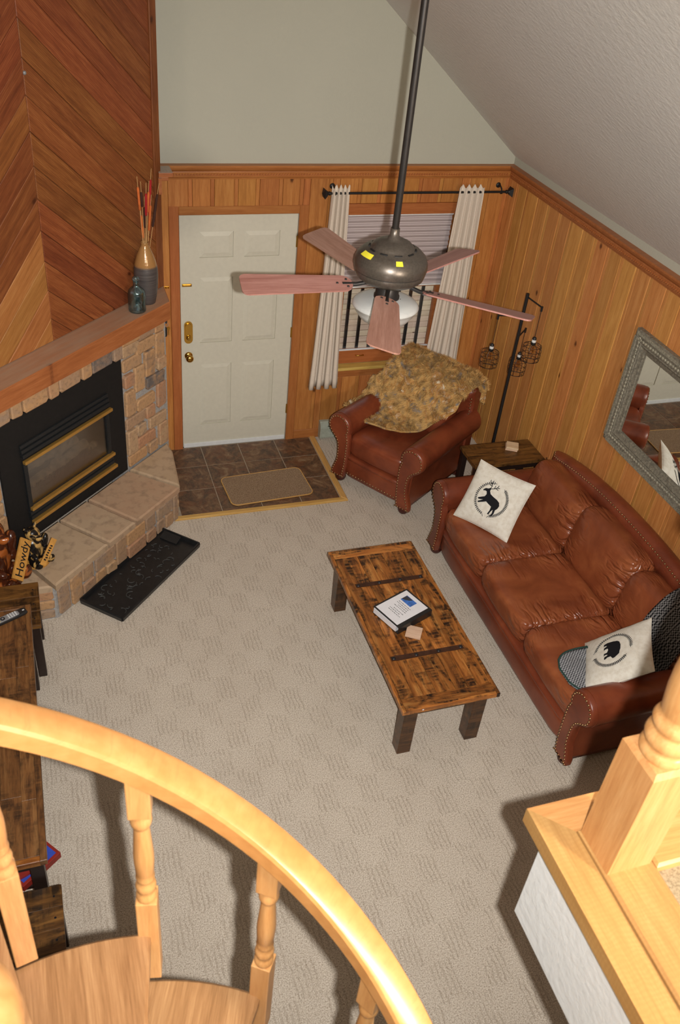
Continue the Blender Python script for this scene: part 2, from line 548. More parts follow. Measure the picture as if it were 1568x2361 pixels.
def stone(name, stops, sc=14, var=.3, b=.5, rnd_col=True, mott=.8):
    k = NT(name, .85, .25)
    co = k.coords()
    a = k.noise(co, sc, 6, .65)
    if rnd_col:
        base = k.ramp(k.rand(), stops, 'CONSTANT')
        other = k.ramp(k.math('FRACT', k.math('MULTIPLY', k.rand(), 7.7)), stops, 'CONSTANT')
        c = k.mix(k.math('MULTIPLY', k.rampv(a, .42, .68), mott), base, other)
        c = k.mix(k.math('MULTIPLY', k.rampv(k.noise(co, sc * 3.1, 4), .5, .75), .45), c, srgb(92, 74, 60))
    else:
        c = k.ramp(a, stops)
    k.color(c)
    k.bump(k.noise(co, sc * 2.2, 5, .7), b, .012)
    return k.m
M['brick'] = stone('tumbled_stone_bricks', [(0, srgb(190, 150, 110)), (.2, srgb(176, 142, 112)), (.36, srgb(196, 152, 108)), (.5, srgb(166, 140, 118)), (.64, srgb(186, 138, 104)), (.8, srgb(112, 104, 100)), (.86, srgb(192, 158, 122))])
M['flag'] = stone('sandstone_hearth_slabs', [(0, srgb(192, 164, 134)), (.4, srgb(182, 154, 120)), (.7, srgb(188, 152, 122))], 5, .1, .3, True, .6)
M['mortar'] = plain('grey_mortar', srgb(164, 160, 156), .9, var=.1, nscale=60)

def slate():
    k = NT('brown_slate_tile', .42, .4)
    co = k.coords()
    a = k.noise(co, 7, 8, .68, 1.6)
    c = k.ramp(a, [(.3, srgb(50, 40, 33)), (.45, srgb(88, 66, 50)), (.55, srgb(112, 80, 56)), (.68, srgb(144, 120, 92))])
    f = k.noise(k.map((1, 1.6, 1), co, (0, 0, .6)), 4, 4, .6, 2)
    c = k.mix(k.math('MULTIPLY', k.rampv(f, .5, .62), .5), c, srgb(108, 62, 38))
    v = k.noise(co, 11, 5, .6, 3)
    vein = k.math('SUBTRACT', 1.0, k.rampv(k.math('ABSOLUTE', k.math('SUBTRACT', v, .5)), 0, .02))
    c = k.mix(k.math('MULTIPLY', vein, .35), c, srgb(160, 134, 100))
    k.color(c); k.bump(a, .15, .004)
    return k.m
M['slate'] = slate()
M['grout'] = plain('tan_grout', srgb(170, 152, 130), .9)

M['brass'] = plain('polished_brass', srgb(222, 176, 84), .2, 1.0, var=.02)
M['brass_trim'] = plain('satin_brass_bars', srgb(222, 172, 88), .32, .7, var=.03)
M['black_metal'] = plain('matte_black_metal', srgb(28, 27, 27), .5, .2)
M['black_surround'] = plain('black_fireplace_enamel', srgb(30, 28, 27), .7, 0, .25)
M['louver'] = plain('dark_grey_louvre_metal', srgb(40, 42, 44), .45, .3, var=.12, nscale=90)
M['bronze'] = plain('oil_rubbed_bronze', srgb(96, 88, 80), .34, .55, var=.08, nscale=120)
M['dark_bronze'] = plain('dark_bronze', srgb(46, 42, 40), .4, .4)
M['rubber'] = plain('black_rubber', srgb(30, 30, 31), .38, 0, .5, var=.1)
M['blade'] = wood('fan_blade_walnut', srgb(142, 96, 82), srgb(164, 118, 104), srgb(182, 138, 124), var=.05, rough=.35, knots=0)
M['yellow'] = plain('yellow_tape', srgb(236, 222, 60), .5, var=.02)
M['curtain'] = plain('cream_curtain_cotton', srgb(222, 206, 188), .9, 0, .1, var=.03, nscale=200)
M['paper'] = plain('white_paper', srgb(242, 240, 242), .6, var=.01)
M['ink'] = plain('black_ink', srgb(26, 26, 30), .8, 0, .2, var=.02)
M['plastic_black'] = plain('black_vinyl', srgb(38, 38, 38), .35)
M['photo_blue'] = plain('blue_lake_photo', srgb(70, 120, 200), .4, var=.2, nscale=40)
M['photo_grey'] = plain('dark_mountain_print', srgb(62, 66, 76), .4, var=.1)
M['silver'] = plain('silver_plastic', srgb(150, 150, 152), .35, .2)
M['maple'] = wood('pale_maple', srgb(206, 170, 136), srgb(226, 194, 160), srgb(236, 208, 178), grain=(2, 14, 14), var=.04, rough=.5, bump=.03, ring=.2)
M['heater'] = plain('sage_grey_enamel', srgb(168, 172, 156), .4)
M['cord'] = plain('black_cord', srgb(24, 22, 22), .6)
M['bulb_amber'] = None
M['red_paper'] = plain('red_card', srgb(150, 44, 34), .5)
M['blue_card'] = plain('blue_card', srgb(58, 82, 186), .5)
M['sky_card'] = plain('pale_blue_card', srgb(150, 190, 210), .5)
M['key_brass'] = plain('brass_key', srgb(190, 140, 60), .3, .9)

def canvas():
    k = NT('natural_cotton_canvas', .9, .1)
    co = k.coords(False)
    a = k.noise(co, 34, 4, .6)
    k.color(k.ramp(a, [(.3, srgb(226, 216, 198)), (.55, srgb(240, 233, 218)), (.8, srgb(246, 240, 228))]))
    wv = k.noise(co, 420, 2)
    k.bump(wv, .25, .002)
    return k.m
M['canvas'] = canvas()

def tweed(name, sc, lo, hi):
    k = NT(name, .95, .1)
    co = k.coords(False)
    ck = k.n('TexChecker'); k.set(ck, 0, k.map((1, 1, .6), co)); ck.inputs['Scale'].default_value = sc
    nz = k.noise(co, sc * .9, 2)
    f = k.math('ADD', k.math('MULTIPLY', ck.outputs['Fac'], .55), k.math('MULTIPLY', nz, .5))
    k.color(k.ramp(f, [(.25, lo), (.8, hi)])); k.bump(f, .5, .004)
    return k.m
M['tweed'] = tweed('grey_tweed', 105, srgb(64, 64, 68), srgb(178, 178, 180))
M['tweed_dark'] = tweed('charcoal_tweed', 95, srgb(26, 25, 26), srgb(140, 136, 134))
M['green_yarn'] = plain('dark_green_blanket_stitch', srgb(38, 66, 58), .9)

def furmat(name):
    k = NT(name, .75, .3)
    co = k.coords(False)
    a = k.noise(k.map((1, 1, .7), co), 11, 4, .6, 1.2)
    c = k.ramp(a, [(.32, srgb(150, 146, 146)), (.4, srgb(190, 150, 96)), (.5, srgb(228, 184, 116)), (.6, srgb(206, 146, 78)), (.7, srgb(248, 234, 202))])
    at = k.n('Attribute'); at.attribute_name = 'strand'
    c = k.hsv(c, val=k.math('ADD', .7, k.math('MULTIPLY', at.outputs['Fac'], .6)))
    k.color(c)
    return k.m
M['fur'] = furmat('faux_fox_fur')

def glass(name, col, rough=.02, mixf=.15, tint=None):
    k = NT(name)
    k.t.nodes.remove(k.b)
    out = [n for n in k.t.nodes if n.type == 'OUTPUT_MATERIAL'][0]
    tr = k.n('BsdfTransparent'); tr.inputs[0].default_value = tint or (1, 1, 1, 1)
    gl = k.n('BsdfGlossy'); gl.inputs[0].default_value = col; gl.inputs['Roughness'].default_value = rough
    lw = k.n('LayerWeight'); lw.inputs[0].default_value = .35
    f = k.math('ADD', mixf, k.math('MULTIPLY', lw.outputs['Fresnel'], .5))
    mx = k.n('MixShader'); k.set(mx, 0, f); k.t.links.new(tr.outputs[0], mx.inputs[1]); k.t.links.new(gl.outputs[0], mx.inputs[2])
    k.t.links.new(mx.outputs[0], out.inputs[0])
    return k.m
M['pane'] = glass('window_glass', (.9, .95, 1, 1), .01, .04)
M['fire_glass'] = glass('smoked_fireplace_glass', (.85, .85, .87, 1), .2, .1, (.9, .89, .87, 1))
M['bulb_amber'] = glass('amber_bulb_glass', (1, .9, .7, 1), .03, .12, (.95, .8, .55, 1))
def realglass(name, c, rough=0.0):
    k = NT(name, rough)
    k.b.inputs['Base Color'].default_value = c
    k.b.inputs['Transmission Weight'].default_value = 1.0
    k.b.inputs['IOR'].default_value = 1.45
    return k.m
M['blue_glass'] = glass('blue_green_bottle_glass', (.75, .92, 1, 1), .04, .16, (.8, .94, .98, 1))
def mirror():
    k = NT('mirror_silver', .01, .5, 1.0); k.b.inputs['Base Color'].default_value = (.86, .87, .85, 1); return k.m
M['mirror'] = mirror()
def frost():
    k = NT('frosted_bowl_glass', .35, .5); k.b.inputs['Base Color'].default_value = srgb(214, 214, 210)
    k.b.inputs['Transmission Weight'].default_value = .25; return k.m
M['frost'] = frost()
M['pewter'] = plain('antique_pewter_carving', srgb(122, 116, 102), .5, .1, var=.22, nscale=70)
M['pewter_lite'] = plain('rubbed_pewter_moulding', srgb(150, 144, 126), .5, .1, var=.2, nscale=90)

def blind():
    k = NT('cellular_shade_cloth', .9, .1)
    co = k.coords(False)
    s_ = k.wave(k.map((0, 0, 1), co), 22, 0, 0, 'Z')
    k.color(k.ramp(s_, [(.2, srgb(168, 152, 150)), (.7, srgb(198, 184, 182))]))
    k.bump(s_, .3, .01)
    return k.m
M['blind'] = blind()
def vasem():
    k = NT('metallic_glazed_ceramic', .34, .6, .15)
    co = k.coords(False)
    sx = k.n('SeparateXYZ'); k.set(sx, 0, co)
    f = k.rampv(sx.outputs['Z'], .268, .285)
    wob = k.noise(k.map((1, 1, 30), co), 6, 2)
    body = k.ramp(wob, [(.3, srgb(72, 67, 66)), (.7, srgb(98, 90, 87))])
    k.color(k.mix(f, body, srgb(176, 130, 78)))
    k.rough(k.math('SUBTRACT', .42, k.math('MULTIPLY', f, .24)))
    k.bump(wob, .2, .004)
    return k.m
M['vase'] = vasem()
def deckm():
    return wood('weathered_deck_board', srgb(168, 142, 116), srgb(186, 162, 134), srgb(202, 180, 154), var=.2, rough=.8, knots=.1)
M['deck'] = deckm()
def bearm(name, a, b, sc, rough=.3):
    k = NT(name, rough, .5)
    co = k.coords(False)
    f = k.noise(k.map((1, 1, .55), co), sc, 3, .5, 1.2)
    k.color(k.ramp(f, [(.5, a), (.56, b)])); k.bump(f, .3, .01)
    return k.m
M['bear_black'] = bearm('charred_carved_wood', srgb(24, 20, 18), srgb(206, 164, 98), 15)
M['bear_brown'] = bearm('varnished_carved_wood', srgb(74, 34, 18), srgb(176, 96, 42), 9, .2)
M['sign_wood'] = plain('sign_board_wood', srgb(206, 148, 70), .5, var=.08)
M['ash_log'] = stone('ceramic_log', [(.3, srgb(80, 66, 54)), (.6, srgb(170, 148, 120))], 20, .3, .5, False)
def railm():
    k = NT('lacquered_oak_handrail', .3, .5)
    co = k.coords(False)
    a = k.noise(co, 5, 4, .6)
    b = k.noise(co, 40, 3, .6)
    c = k.ramp(k.mix(.35, a, b), [(.35, srgb(184, 128, 72)), (.5, srgb(196, 140, 82)), (.66, srgb(206, 152, 94))])
    st_ = k.noise(k.map((6, 6, 70), co), 3, 3)
    c = k.mix(k.math('MULTIPLY', k.rampv(st_, .55, .75), .3), c, srgb(160, 106, 60))
    k.color(c)
    return k.m
M['rail'] = railm()
M['rubber_worn'] = plain('scuffed_rubber', srgb(66, 66, 64), .5)
M['cedar_light'] = wood('pale_cedar_boards', srgb(150, 92, 46), srgb(180, 118, 64), srgb(198, 142, 84), knots=.34, var=.2, rough=.5, hue=.006, ring=.3)
M['cat_orange'] = plain('orange_cattail', srgb(214, 110, 50), .9)
M['cat_brown'] = plain('brown_cattail', srgb(70, 40, 28), .9)
M['cat_red'] = plain('red_cattail', srgb(176, 36, 36), .9)
M['straw'] = plain('straw_stem', srgb(206, 160, 104), .8)
# ------------------------------------------------------------------ room shell
XR, XL, YF = 2.669, -2.03, -9.0
SL = .83
RIDGE = -0.9
def ceil_z(x):
    return 2.46 + SL * (XR - x) if x >= RIDGE else 2.46 + SL * (XR - RIDGE) - SL * (RIDGE - x)
def struct(o, label=None):
    o['kind'] = 'structure'
    if label: o['label'] = label
    return o

mb = MB(); mb.box(((XL + XR) / 2, YF / 2, -.06), (XR - XL + .3, -YF + .3, .12))
floor = struct(mb.build('floor', M['carpet']), 'beige carpet with a pattern of short dashes')

FB = Frame((0, 0, 0), (1, 0, 0), (0, 0, 1))          # back wall, faces -Y
FR = Frame((XR, 0, 0), (0, -1, 0), (0, 0, 1))        # right wall, faces -X
FF = Frame((0, 0, 0), (1, 0, 0), (0, 1, 0))          # floor, faces up

mb = MB()
def wb(x0, x1, z0, z1): mb.box(((x0 + x1) / 2, .06, (z0 + z1) / 2), (x1 - x0, .12, z1 - z0))
DX0, DX1, DZ = 0.0, .914, 2.04
WX0, WX1, WZ0, WZ1 = 1.29, 2.25, .70, 2.04
wb(XL - .12, DX0, 0, 2.4); wb(DX0, DX1, DZ, 2.4); wb(DX1, WX0, 0, 2.4)
wb(WX0, WX1, 0, WZ0); wb(WX0, WX1, WZ1, 2.4); wb(WX1, XR + .12, 0, 2.4)
gab = [(XL - .12, 2.4), (XR + .12, 2.4), (XR + .12, ceil_z(XR + .12) + .05), (RIDGE, ceil_z(RIDGE) + .05), (XL - .12, ceil_z(XL - .12) + .05)]
mb.prism(gab, -.12, 0, Matrix(((1, 0, 0, 0), (0, 0, -1, 0), (0, 1, 0, 0), (0, 0, 0, 1))))
wall_back = struct(mb.build('wall_back', M['wall']), 'pale painted gable wall above pine panelling with the front door')

mb = MB(); mb.box((XR + .06, YF / 2, 1.22), (.12, -YF, 2.44 + .06))
wall_right = struct(mb.build('wall_right', M['wall']), 'knotty pine panelled wall behind the sofa')
mb = MB(); mb.box((XL - .06, YF / 2, 2.3), (.12, -YF, 4.6))
wall_left = struct(mb.build('wall_left', M['wall']), 'pale painted wall behind the television console')
mb = MB()
mb.prism([(XL - .12, 0), (XR + .12, 0)] + gab[2:], 0, .12, Matrix(((1, 0, 0, 0), (0, 0, -1, YF), (0, 1, 0, 0), (0, 0, 0, 1))))
struct(mb.build('wall_front', M['wall']), 'pale painted wall at the back of the loft')
mb = MB()
def slab(xa, xb):
    za, zb = ceil_z(xa), ceil_z(xb)
    vs = [(xa, YF, za), (xb, YF, zb), (xb, .0, zb), (xa, .0, za)]
    vs += [(x, y, z + .12) for x, y, z in vs]
    mb.add(vs, [(3, 2, 1, 0), (4, 5, 6, 7), (0, 1, 5, 4), (1, 2, 6, 5), (2, 3, 7, 6), (3, 0, 4, 7)])
slab(RIDGE, XR + .12); slab(XL - .12, RIDGE)
struct(mb.build('ceiling', M['ceiling']), 'sloping textured cathedral ceiling')

# ---- knotty pine panelling: each board a piece of its wall
def boards(fr, xs, z0, z1, wall, mat, phase=0):
    """xs: (x0,x1) run filled with alternating wide boards and narrow beads"""
    x, xe = xs
    k = phase
    while x < xe - .004:
        wd = (.146 if k % 4 == 0 else .132) if k % 2 == 0 else .03
        x2 = min(x + wd, xe)
        if xe - x2 < .02: x2 = xe
        if x2 - x > .008:
            plate('plank', rect(x, z0, x2, z1), .014 if k % 2 == 0 else .0115, fr, mat, wall, grain=PI / 2, ch=.0035, gap=.0008)
        x = x2; k += 1
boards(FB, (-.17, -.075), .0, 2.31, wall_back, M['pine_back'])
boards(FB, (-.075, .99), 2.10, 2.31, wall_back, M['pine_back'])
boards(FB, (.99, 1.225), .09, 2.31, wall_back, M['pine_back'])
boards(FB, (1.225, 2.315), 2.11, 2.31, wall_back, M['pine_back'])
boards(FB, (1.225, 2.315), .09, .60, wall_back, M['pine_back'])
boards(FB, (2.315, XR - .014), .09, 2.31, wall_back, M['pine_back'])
boards(FR, (.0, 5.55), .0, 2.31, wall_right, M['pine_right'])

# ---- crown rail on top of the panelling
prof = [(0, 2.30), (.018, 2.30), (.021, 2.312), (.03, 2.318), (.032, 2.352), (.03, 2.358), (.04, 2.366), (.05, 2.378), (.056, 2.392), (.056, 2.405), (0, 2.405)]
def crown(name, fr, x0, x1, label, m0=0, m1=0):
    m = MB(); n = len(prof)
    vs = [fr.at(x0 + m0 * d, z, d) for d, z in prof] + [fr.at(x1 - m1 * d, z, d) for d, z in prof]
    m.add(vs, [list(range(n)), list(range(2 * n - 1, n - 1, -1))] + [((i + 1) % n, i, n + i, n + (i + 1) % n) for i in range(n)])
    o = struct(m.build(name, M['pine_trim']), label)
    m = MB()
    x = x0 + .05
    while x < x1 - .05:
        m.box(fr.at(x, 2.335, .033), (.011, .011, .011), Matrix.Rotation(.78, 3, fr.un))
        x += .021
    tag(m.build('rope_beading', M['pine_trim'], o), kind='stuff')
    return o
crown('trim_1', FB, -.17, XR, 'stained pine crown rail along the door wall', 0, 1)
crown('trim_2', FR, 0, 5.55, 'stained pine crown rail along the sofa wall', 1, 0)
mb = MB()
mb.box((-.115, -.105, 2.388), (.10, .21, .032), ch=.006)
mb.box((-.128, -.10, 2.357), (.07, .19, .03), ch=.006)
mb.box((-.155, -.195, 2.31), (.022, .018, .11))
struct(mb.build('trim_3', M['trim_dusty']), 'short return of the crown rail beside the chimney')

# ---- door casing, baseboards
def casing(name, pieces, label, t=.022):
    o = MB()
    x0, z0, x1, z1 = pieces[0]
    main = plate(name, rect(*pieces[0]), t, FB, M['pine_trim'], None, grain=PI / 2 if z1 - z0 > x1 - x0 else 0, ch=.005)
    struct(main, label)
    return main
casing('trim_4', [(-.075, 0, -.002, 2.105)], 'pine door casing beside the chimney')
casing('trim_5', [(.916, 0, .99, 2.105)], 'pine door casing beside the curtain')
casing('trim_6', [(-.002, 2.042, .916, 2.105)], 'pine casing over the front door')
casing('baseboard_back', [(.99, .0, 1.235, .092)], 'short pine baseboard between door and heater', .018)

# ---- front door
dr = struct(thing('door_1', 'almond painted six-panel front door with brass lock', None), None)
cols = [(.152, .412), (.50, .775)]
rows = [(.23, .805), (1.0, 1.552), (1.71, 1.91)]
mb = MB(); mb.box((.457, .028, 1.026), (.908, .034, 2.022))
mb.build('slab', M['door'], dr)
mb = MB()
def dbox(x0, x1, z0, z1): mb.box(((x0 + x1) / 2, .0055, (z0 + z1) / 2), (x1 - x0, .011, z1 - z0))
dbox(.003, .152, .015, 2.037); dbox(.412, .50, .015, 2.037); dbox(.775, .911, .015, 2.037)
for a, b in cols:
    zz = [.015] + [k for r_ in rows for k in r_] + [2.037]
    for i in range(0, 8, 2): dbox(a, b, zz[i], zz[i + 1])
mb.build('stiles_and_rails', M['door'], dr)
FD = Frame((0, .011, 0), (1, 0, 0), (0, 0, 1))
for a, b in cols:
    for z0, z1 in rows:
        plate('panel', rect(a, z0, b, z1), .0085, FD, M['door'], dr, ch=.034, gap=.001)
mb = MB(); mb.box((.457, -.004, .03), (.90, .012, .04), ch=.003)
tag(mb.build('door_sweep', M['white_metal'], dr), 'white weather sweep')
rx90 = Matrix.Rotation(PI / 2, 3, 'X')
mb = MB(); mb.lathe([(.033, 0), (.033, .006), (.022, .012), (.012, .016), (.012, .035), (.026, .042), (.031, .055), (.029, .066), (.018, .074), (.004, .077)], 24, (.06, 0, .893), rx90)
tag(mb.build('door_knob', M['brass'], dr), 'round brass door knob')
mb = MB()
pl = [(.034 * math.cos(a) * 1.0, .06 + .036 * math.sin(a)) for a in [PI * k / 12 for k in range(13)]] + [(.034 * math.cos(a), -.06 + .036 * math.sin(a)) for a in [PI + PI * k / 12 for k in range(13)]]
mb.prism(pl, 0, .008, Matrix.Translation((.06, 0, 1.10)) @ rx90.to_4x4())
pin = [(x * .72, y * .84) for x, y in pl]
mb.prism(pin, .008, .016, Matrix.Translation((.06, 0, 1.10)) @ rx90.to_4x4())
mb.lathe([(.02, 0), (.02, .01), (.012, .014)], 18, (.06, -.016, 1.06), rx90)
mb.box((.06, -.03, 1.06), (.008, .014, .026), ch=.003)
tag(mb.build('deadbolt_plate', M['brass'], dr), 'tall brass deadbolt plate')
mb = MB(); mb.box((.052, -.006, 1.498), (.075, .012, .022), ch=.003); mb.box((.052, -.014, 1.5), (.06, .01, .01), ch=.003)
tag(mb.build('flip_latch', M['brass'], dr), 'small brass swing latch')
for z in (.32, 1.05, 1.82):
    mb = MB(); mb.lathe([(.006, -.045), (.006, .045)], 10, (.916, -.006, z)); mb.box((.912, -.001, z), (.012, .004, .09))
    mb.build('hinge', M['brass'], dr)
mb = MB(); mb.box((.457, .05, .007), (.908, .09, .014)); tag(mb.build('threshold', M['dark_bronze'], dr), 'dark metal threshold')
# latch keeper on the casing
mb = MB(); mb.box((-.11, -.018, 1.494), (.05, .008, .018), ch=.002)
for dx in (-.018, .0, .018): mb.lathe([(.006, 0), (.006, .014), (.003, .016)], 10, (-.11 + dx, -.022, 1.494), rx90)
tag(mb.build('latch_keeper', M['brass']), 'small brass latch keeper screwed to the board left of the door', 'latch')

# ---- entry tiles
mb = MB(); mb.box((.47, -.485, .002), (1.34, .97, .004)); mb.build('grout_bed', M['grout'], floor)
tx = [-.175, .152, .48, .808, 1.136]; ty = [-.012, -.30, -.625, -.953]
for i in range(4):
    for j in range(3):
        plate('tile', rect(tx[i], ty[j + 1], tx[i + 1], ty[j]), .0075, FF, M['slate'], floor, ch=.002, gap=.0035)
e1 = plate('trim_7', [(-.26, -1.0), (1.19, -1.0), (1.14, -.955), (-.26, -.955)], .016, FF, M['yellow_pine'], None, ch=.006)
struct(e1, 'yellow pine strip along the front of the entry tiles')
e2 = plate('trim_8', [(1.14, -.955), (1.19, -1.0), (1.19, -.0), (1.14, -.0)], .016, FF, M['yellow_pine'], None, grain=PI / 2, ch=.006)
struct(e2, 'yellow pine strip along the chair side of the entry tiles')

# ---- window
wn = struct(thing('window_1', 'wood framed window behind cream curtains', None), None)
def wbox(name, c, d, mat, parent=wn, ch=.004):
    m = MB(); m.box(c, d, ch=ch); return m.build(name, mat, parent)
cx = (WX0 + WX1) / 2
wbox('casing', (WX0 - .03, -.011, 1.38), (.07, .022, 1.46), M['pine_trim'])
wbox('casing', (WX1 + .03, -.011, 1.38), (.07, .022, 1.46), M['pine_trim'])
wbox('casing', (cx, -.011, 2.075), (1.09, .022, .07), M['pine_trim'])
wbox('apron', (cx, -.009, .64), (1.09, .018, .075), M['pine_trim'])
wbox('sill', (cx, -.01, .693), (1.12, .09, .026), M['yellow_pine'])
wbox('jamb', (WX0 + .012, .06, 1.37), (.024, .12, 1.34), M['pine_trim']); wbox('jamb', (WX1 - .012, .06, 1.37), (.024, .12, 1.34), M['pine_trim'])
wbox('jamb', (cx, .06, 2.028), (.94, .12, .024), M['pine_trim'])
wbox('sash_rail', (cx, .045, .772), (.91, .04, .125), M['pine_trim'])
wbox('sash_rail', (cx, .045, 1.42), (.91, .04, .05), M['pine_trim'])
wbox('sash_rail', (cx, .075, 1.98), (.91, .035, .06), M['pine_trim'])
for x in (WX0 + .045, WX1 - .045): wbox('sash_stile', (x, .055, 1.37), (.045, .045, 1.28), M['pine_trim'])
wbox('glazing_bead', (cx, .03, .838), (.86, .012, .010), M['white_metal'], ch=0)
p1 = wbox('pane', (cx, .05, 1.12), (.87, .004, .57), M['pane'], ch=0)
p2 = wbox('pane', (cx, .08, 1.70), (.87, .004, .56), M['pane'], ch=0)
mb = MB(); mb.tube([(1.515, .026, .786), (1.515, .01, .786), (1.585, .01, .786), (1.585, .026, .786)], .005, 8)
tag(mb.build('sash_lift', M['brass'], wn), 'small brass lift handle')
bl = thing('cellular_shade', 'pale mauve pleated shade drawn halfway down the window', 'blind', (cx, .012, 1.41))
mb = MB()
n = 28
vs = []; fs = []
for i in range(n + 1):
    z = .012 + (.60 - .012) * i / n
    y = .008 if i % 2 else -.004
    vs += [(-.445, y, z), (.445, y, z)]
for i in range(n): fs.append((2 * i, 2 * i + 1, 2 * i + 3, 2 * i + 2))
mb.add(vs, fs); mb.add([(x, .016 - y, z) for x, y, z in vs], [f[::-1] for f in fs])
mb.build('pleated_cloth', M['blind'], bl)
mb = MB(); mb.box((0, .003, .613), (.90, .024, .03), ch=.003); tag(mb.build('head_rail', M['white_metal'], bl), 'white head rail')
mb = MB(); mb.box((0, .004, .006), (.89, .02, .014), ch=.003); mb.build('bottom_rail', M['white_metal'], bl)

# ---- outside: deck and railing
dk = struct(thing('deck', 'weathered wooden deck outside the window', None), None)
FK = Frame((0, 0, -.16), (1, 0, 0), (0, 1, 0))
y = .16
while y < 4.6:
    plate('deck_board', rect(-.6, y, 5.4, y + .138), .03, FK, M['deck'], dk, ch=.004, gap=.004)
    y += .142
mb = MB(); mb.box((2.4, 2.4, -.19), (6.2, 4.6, .05)); mb.build('joists', M['espresso'], dk)
rl = thing('deck_railing', 'black metal bar railing on the deck outside the window', 'railing', (1.9, .46, -.13))
for k in range(20):
    mb = MB(); mb.box((-1.15 + k * .117, 0, .69), (.024, .024, 1.3)); mb.build('bar', M['black_metal'], rl)
mb = MB(); mb.box((0, 0, 1.36), (2.4, .05, .04), ch=.004); mb.build('top_rail', M['black_metal'], rl)
mb = MB(); mb.box((0, 0, .06), (2.4, .03, .03), ch=.004); mb.build('bottom_rail', M['black_metal'], rl)
for x in (-1.19, 1.21):
    mb = MB(); mb.box((x, 0, .69), (.05, .05, 1.38), ch=.004); mb.build('post', M['black_metal'], rl)
mb = MB(); mb.box((2.4, 12, -.4), (40, 24, .1)); struct(mb.build('ground', M['deck']), 'pale ground beyond the deck')

# ---- loft floor edge
mb = MB()
LX, LY, LB = -.172, -5.60, -6.78
mb.box(((LX + XR) / 2, (LY + YF) / 2, 2.545), (XR - LX, LY - YF, .29))
mb.box(((XL + LX) / 2, (LB + YF) / 2, 2.545), (LX - XL, LB - YF, .29))
lf = struct(mb.build('loft_floor', M['drywall']), 'white textured drywall edge of the loft floor')
mb = MB(); mb.box(((-.004 + XR) / 2, (-5.74 + YF) / 2, 2.705), (XR + .004, -5.74 - YF, .03))
mb.build('loft_carpet', M['loft_carpet'], lf)
mb = MB(); mb.box((-.155, -5.592, 2.707), (.07, .07, .046)); mb.build('mitre_block', M['oak_y'], lf)
FT = Frame((0, 0, 2.69), (1, 0, 0), (0, 1, 0))
ox, oy = -.196, -5.55
q = .075
o = plate('trim_9', [(ox, -9.0), (ox, oy), (ox + q, oy - q), (ox + q, -9.0)], .042, FT, M['oak_y'], None, ch=0); struct(o, 'honey oak nosing along the stair side of the loft')
o = plate('trim_10', [(ox, oy), (XR, oy), (XR, oy - q), (ox + q, oy - q)], .042, FT, M['oak'], None, ch=0); struct(o, 'honey oak nosing along the living room side of the loft')
o = plate('trim_11', rect(ox + q + .002, -9.0, ox + q + .115, oy - q - .002), .052, FT, M['oak_y'], None, ch=.006); struct(o, 'oak bottom rail on the stair side of the loft')
o = plate('trim_12', rect(ox + q + .117, oy - q - .117, XR, oy - q - .002), .052, FT, M['oak'], None, ch=.006); struct(o, 'oak bottom rail on the living room side of the loft')
# ------------------------------------------------------------------ corner fireplace
TH = R(44)
FPo = Vector((-.538, -.679, 0))
dv = Vector((math.cos(TH), math.sin(TH), 0))
FP = Frame(FPo, dv, (0, 0, 1))                     # s along the face, z up, normal into the room
FH = Frame(FPo, dv, Vector((-math.sin(TH), math.cos(TH), 0)))   # horizontal plane; y = -off
def hw(s, off): return FPo + FP.ux * s + FP.un * off
fire = thing('fireplace', 'stone corner fireplace with cedar chevron chimney and raised hearth', 'fireplace', (0, 0, 0))

def flat_prism(mb, pts, z0, z1):
    """pts (s,off)"""
    ps = [hw(s, o) for s, o in pts]
    ps = [(p.x, p.y) for p in ps]
    if area2(ps) < 0: ps = ps[::-1]
    mb.prism(ps, z0, z1)

# masonry core behind the bricks (hollow at the firebox)
mb = MB()
ZS = .31
flat_prism(mb, [(-.03, -.012), (.53, -.012), (.40, -.14), (-.03, -.14)], .0, 1.43)
flat_prism(mb, [(-1.73, -.012), (-1.17, -.012), (-1.17, -.14), (-1.60, -.14)], .0, 1.43)
flat_prism(mb, [(-1.2, -.012), (0, -.012), (0, -.14), (-1.2, -.14)], 1.27, 1.43)
flat_prism(mb, [(-1.6, -.14), (.40, -.14), (.0, -.55), (-1.2, -.55)], 1.27, 1.43)
# hearth core
flat_prism(mb, [(-1.285, .435), (.03, .435), (.375, .12), (.49, .0), (-1.70, .0), (-1.63, .12)], .0, .262)
mb.build('masonry', M['mortar'], fire)

# upper chimney, set back behind the mantel
mb = MB()
flat_prism(mb, [(-1.62, -.118), (.622, -.118), (.45, -.29), (-1.45, -.29)], 1.55, 5.25)
mb.build('chimney_breast', M['shadow_gap'], fire)
FC = Frame(hw(0, -.118), FP.ux, (0, 0, 1))
SC0, SC1, ZC0, ZC1 = -1.6, .572, 1.57, 4.6
sc = -.512
an = R(41)
stepz = .189
for side in (1, -1):
    k = -14
    while True:
        zpk = 1.727 + (k - (.0 if side > 0 else .0)) * stepz
        if zpk > ZC1 + 2: break
        x1 = SC1 if side > 0 else SC0
        L = abs(x1 - sc)
        dz = L * math.tan(an)
        pl = [(sc, zpk), (sc, zpk + stepz), (x1, zpk + stepz - dz), (x1, zpk - dz)]
        if side < 0: pl = pl[::-1]
        pl = clip(pl, 0, -1, -ZC0); 
        if pl: pl = clip(pl, 0, 1, ZC1)
        if len(pl) >= 3 and abs(area2(pl)) > .002:
            try:
                plate('plank', pl, .016 + random.uniform(-.0015, .0015), FC, M['cedar_light'] if side < 0 and (zpk < 2.2) else M['cedar'], fire, grain=-an if side > 0 else an, ch=.003, gap=.0012)
            except Exception as e:
                print('plank', e)
        k += 1
plate('corner_board', rect(.572, 1.57, .64, 4.9), .024, FC, M['cedar'], fire, grain=PI / 2, ch=.004)
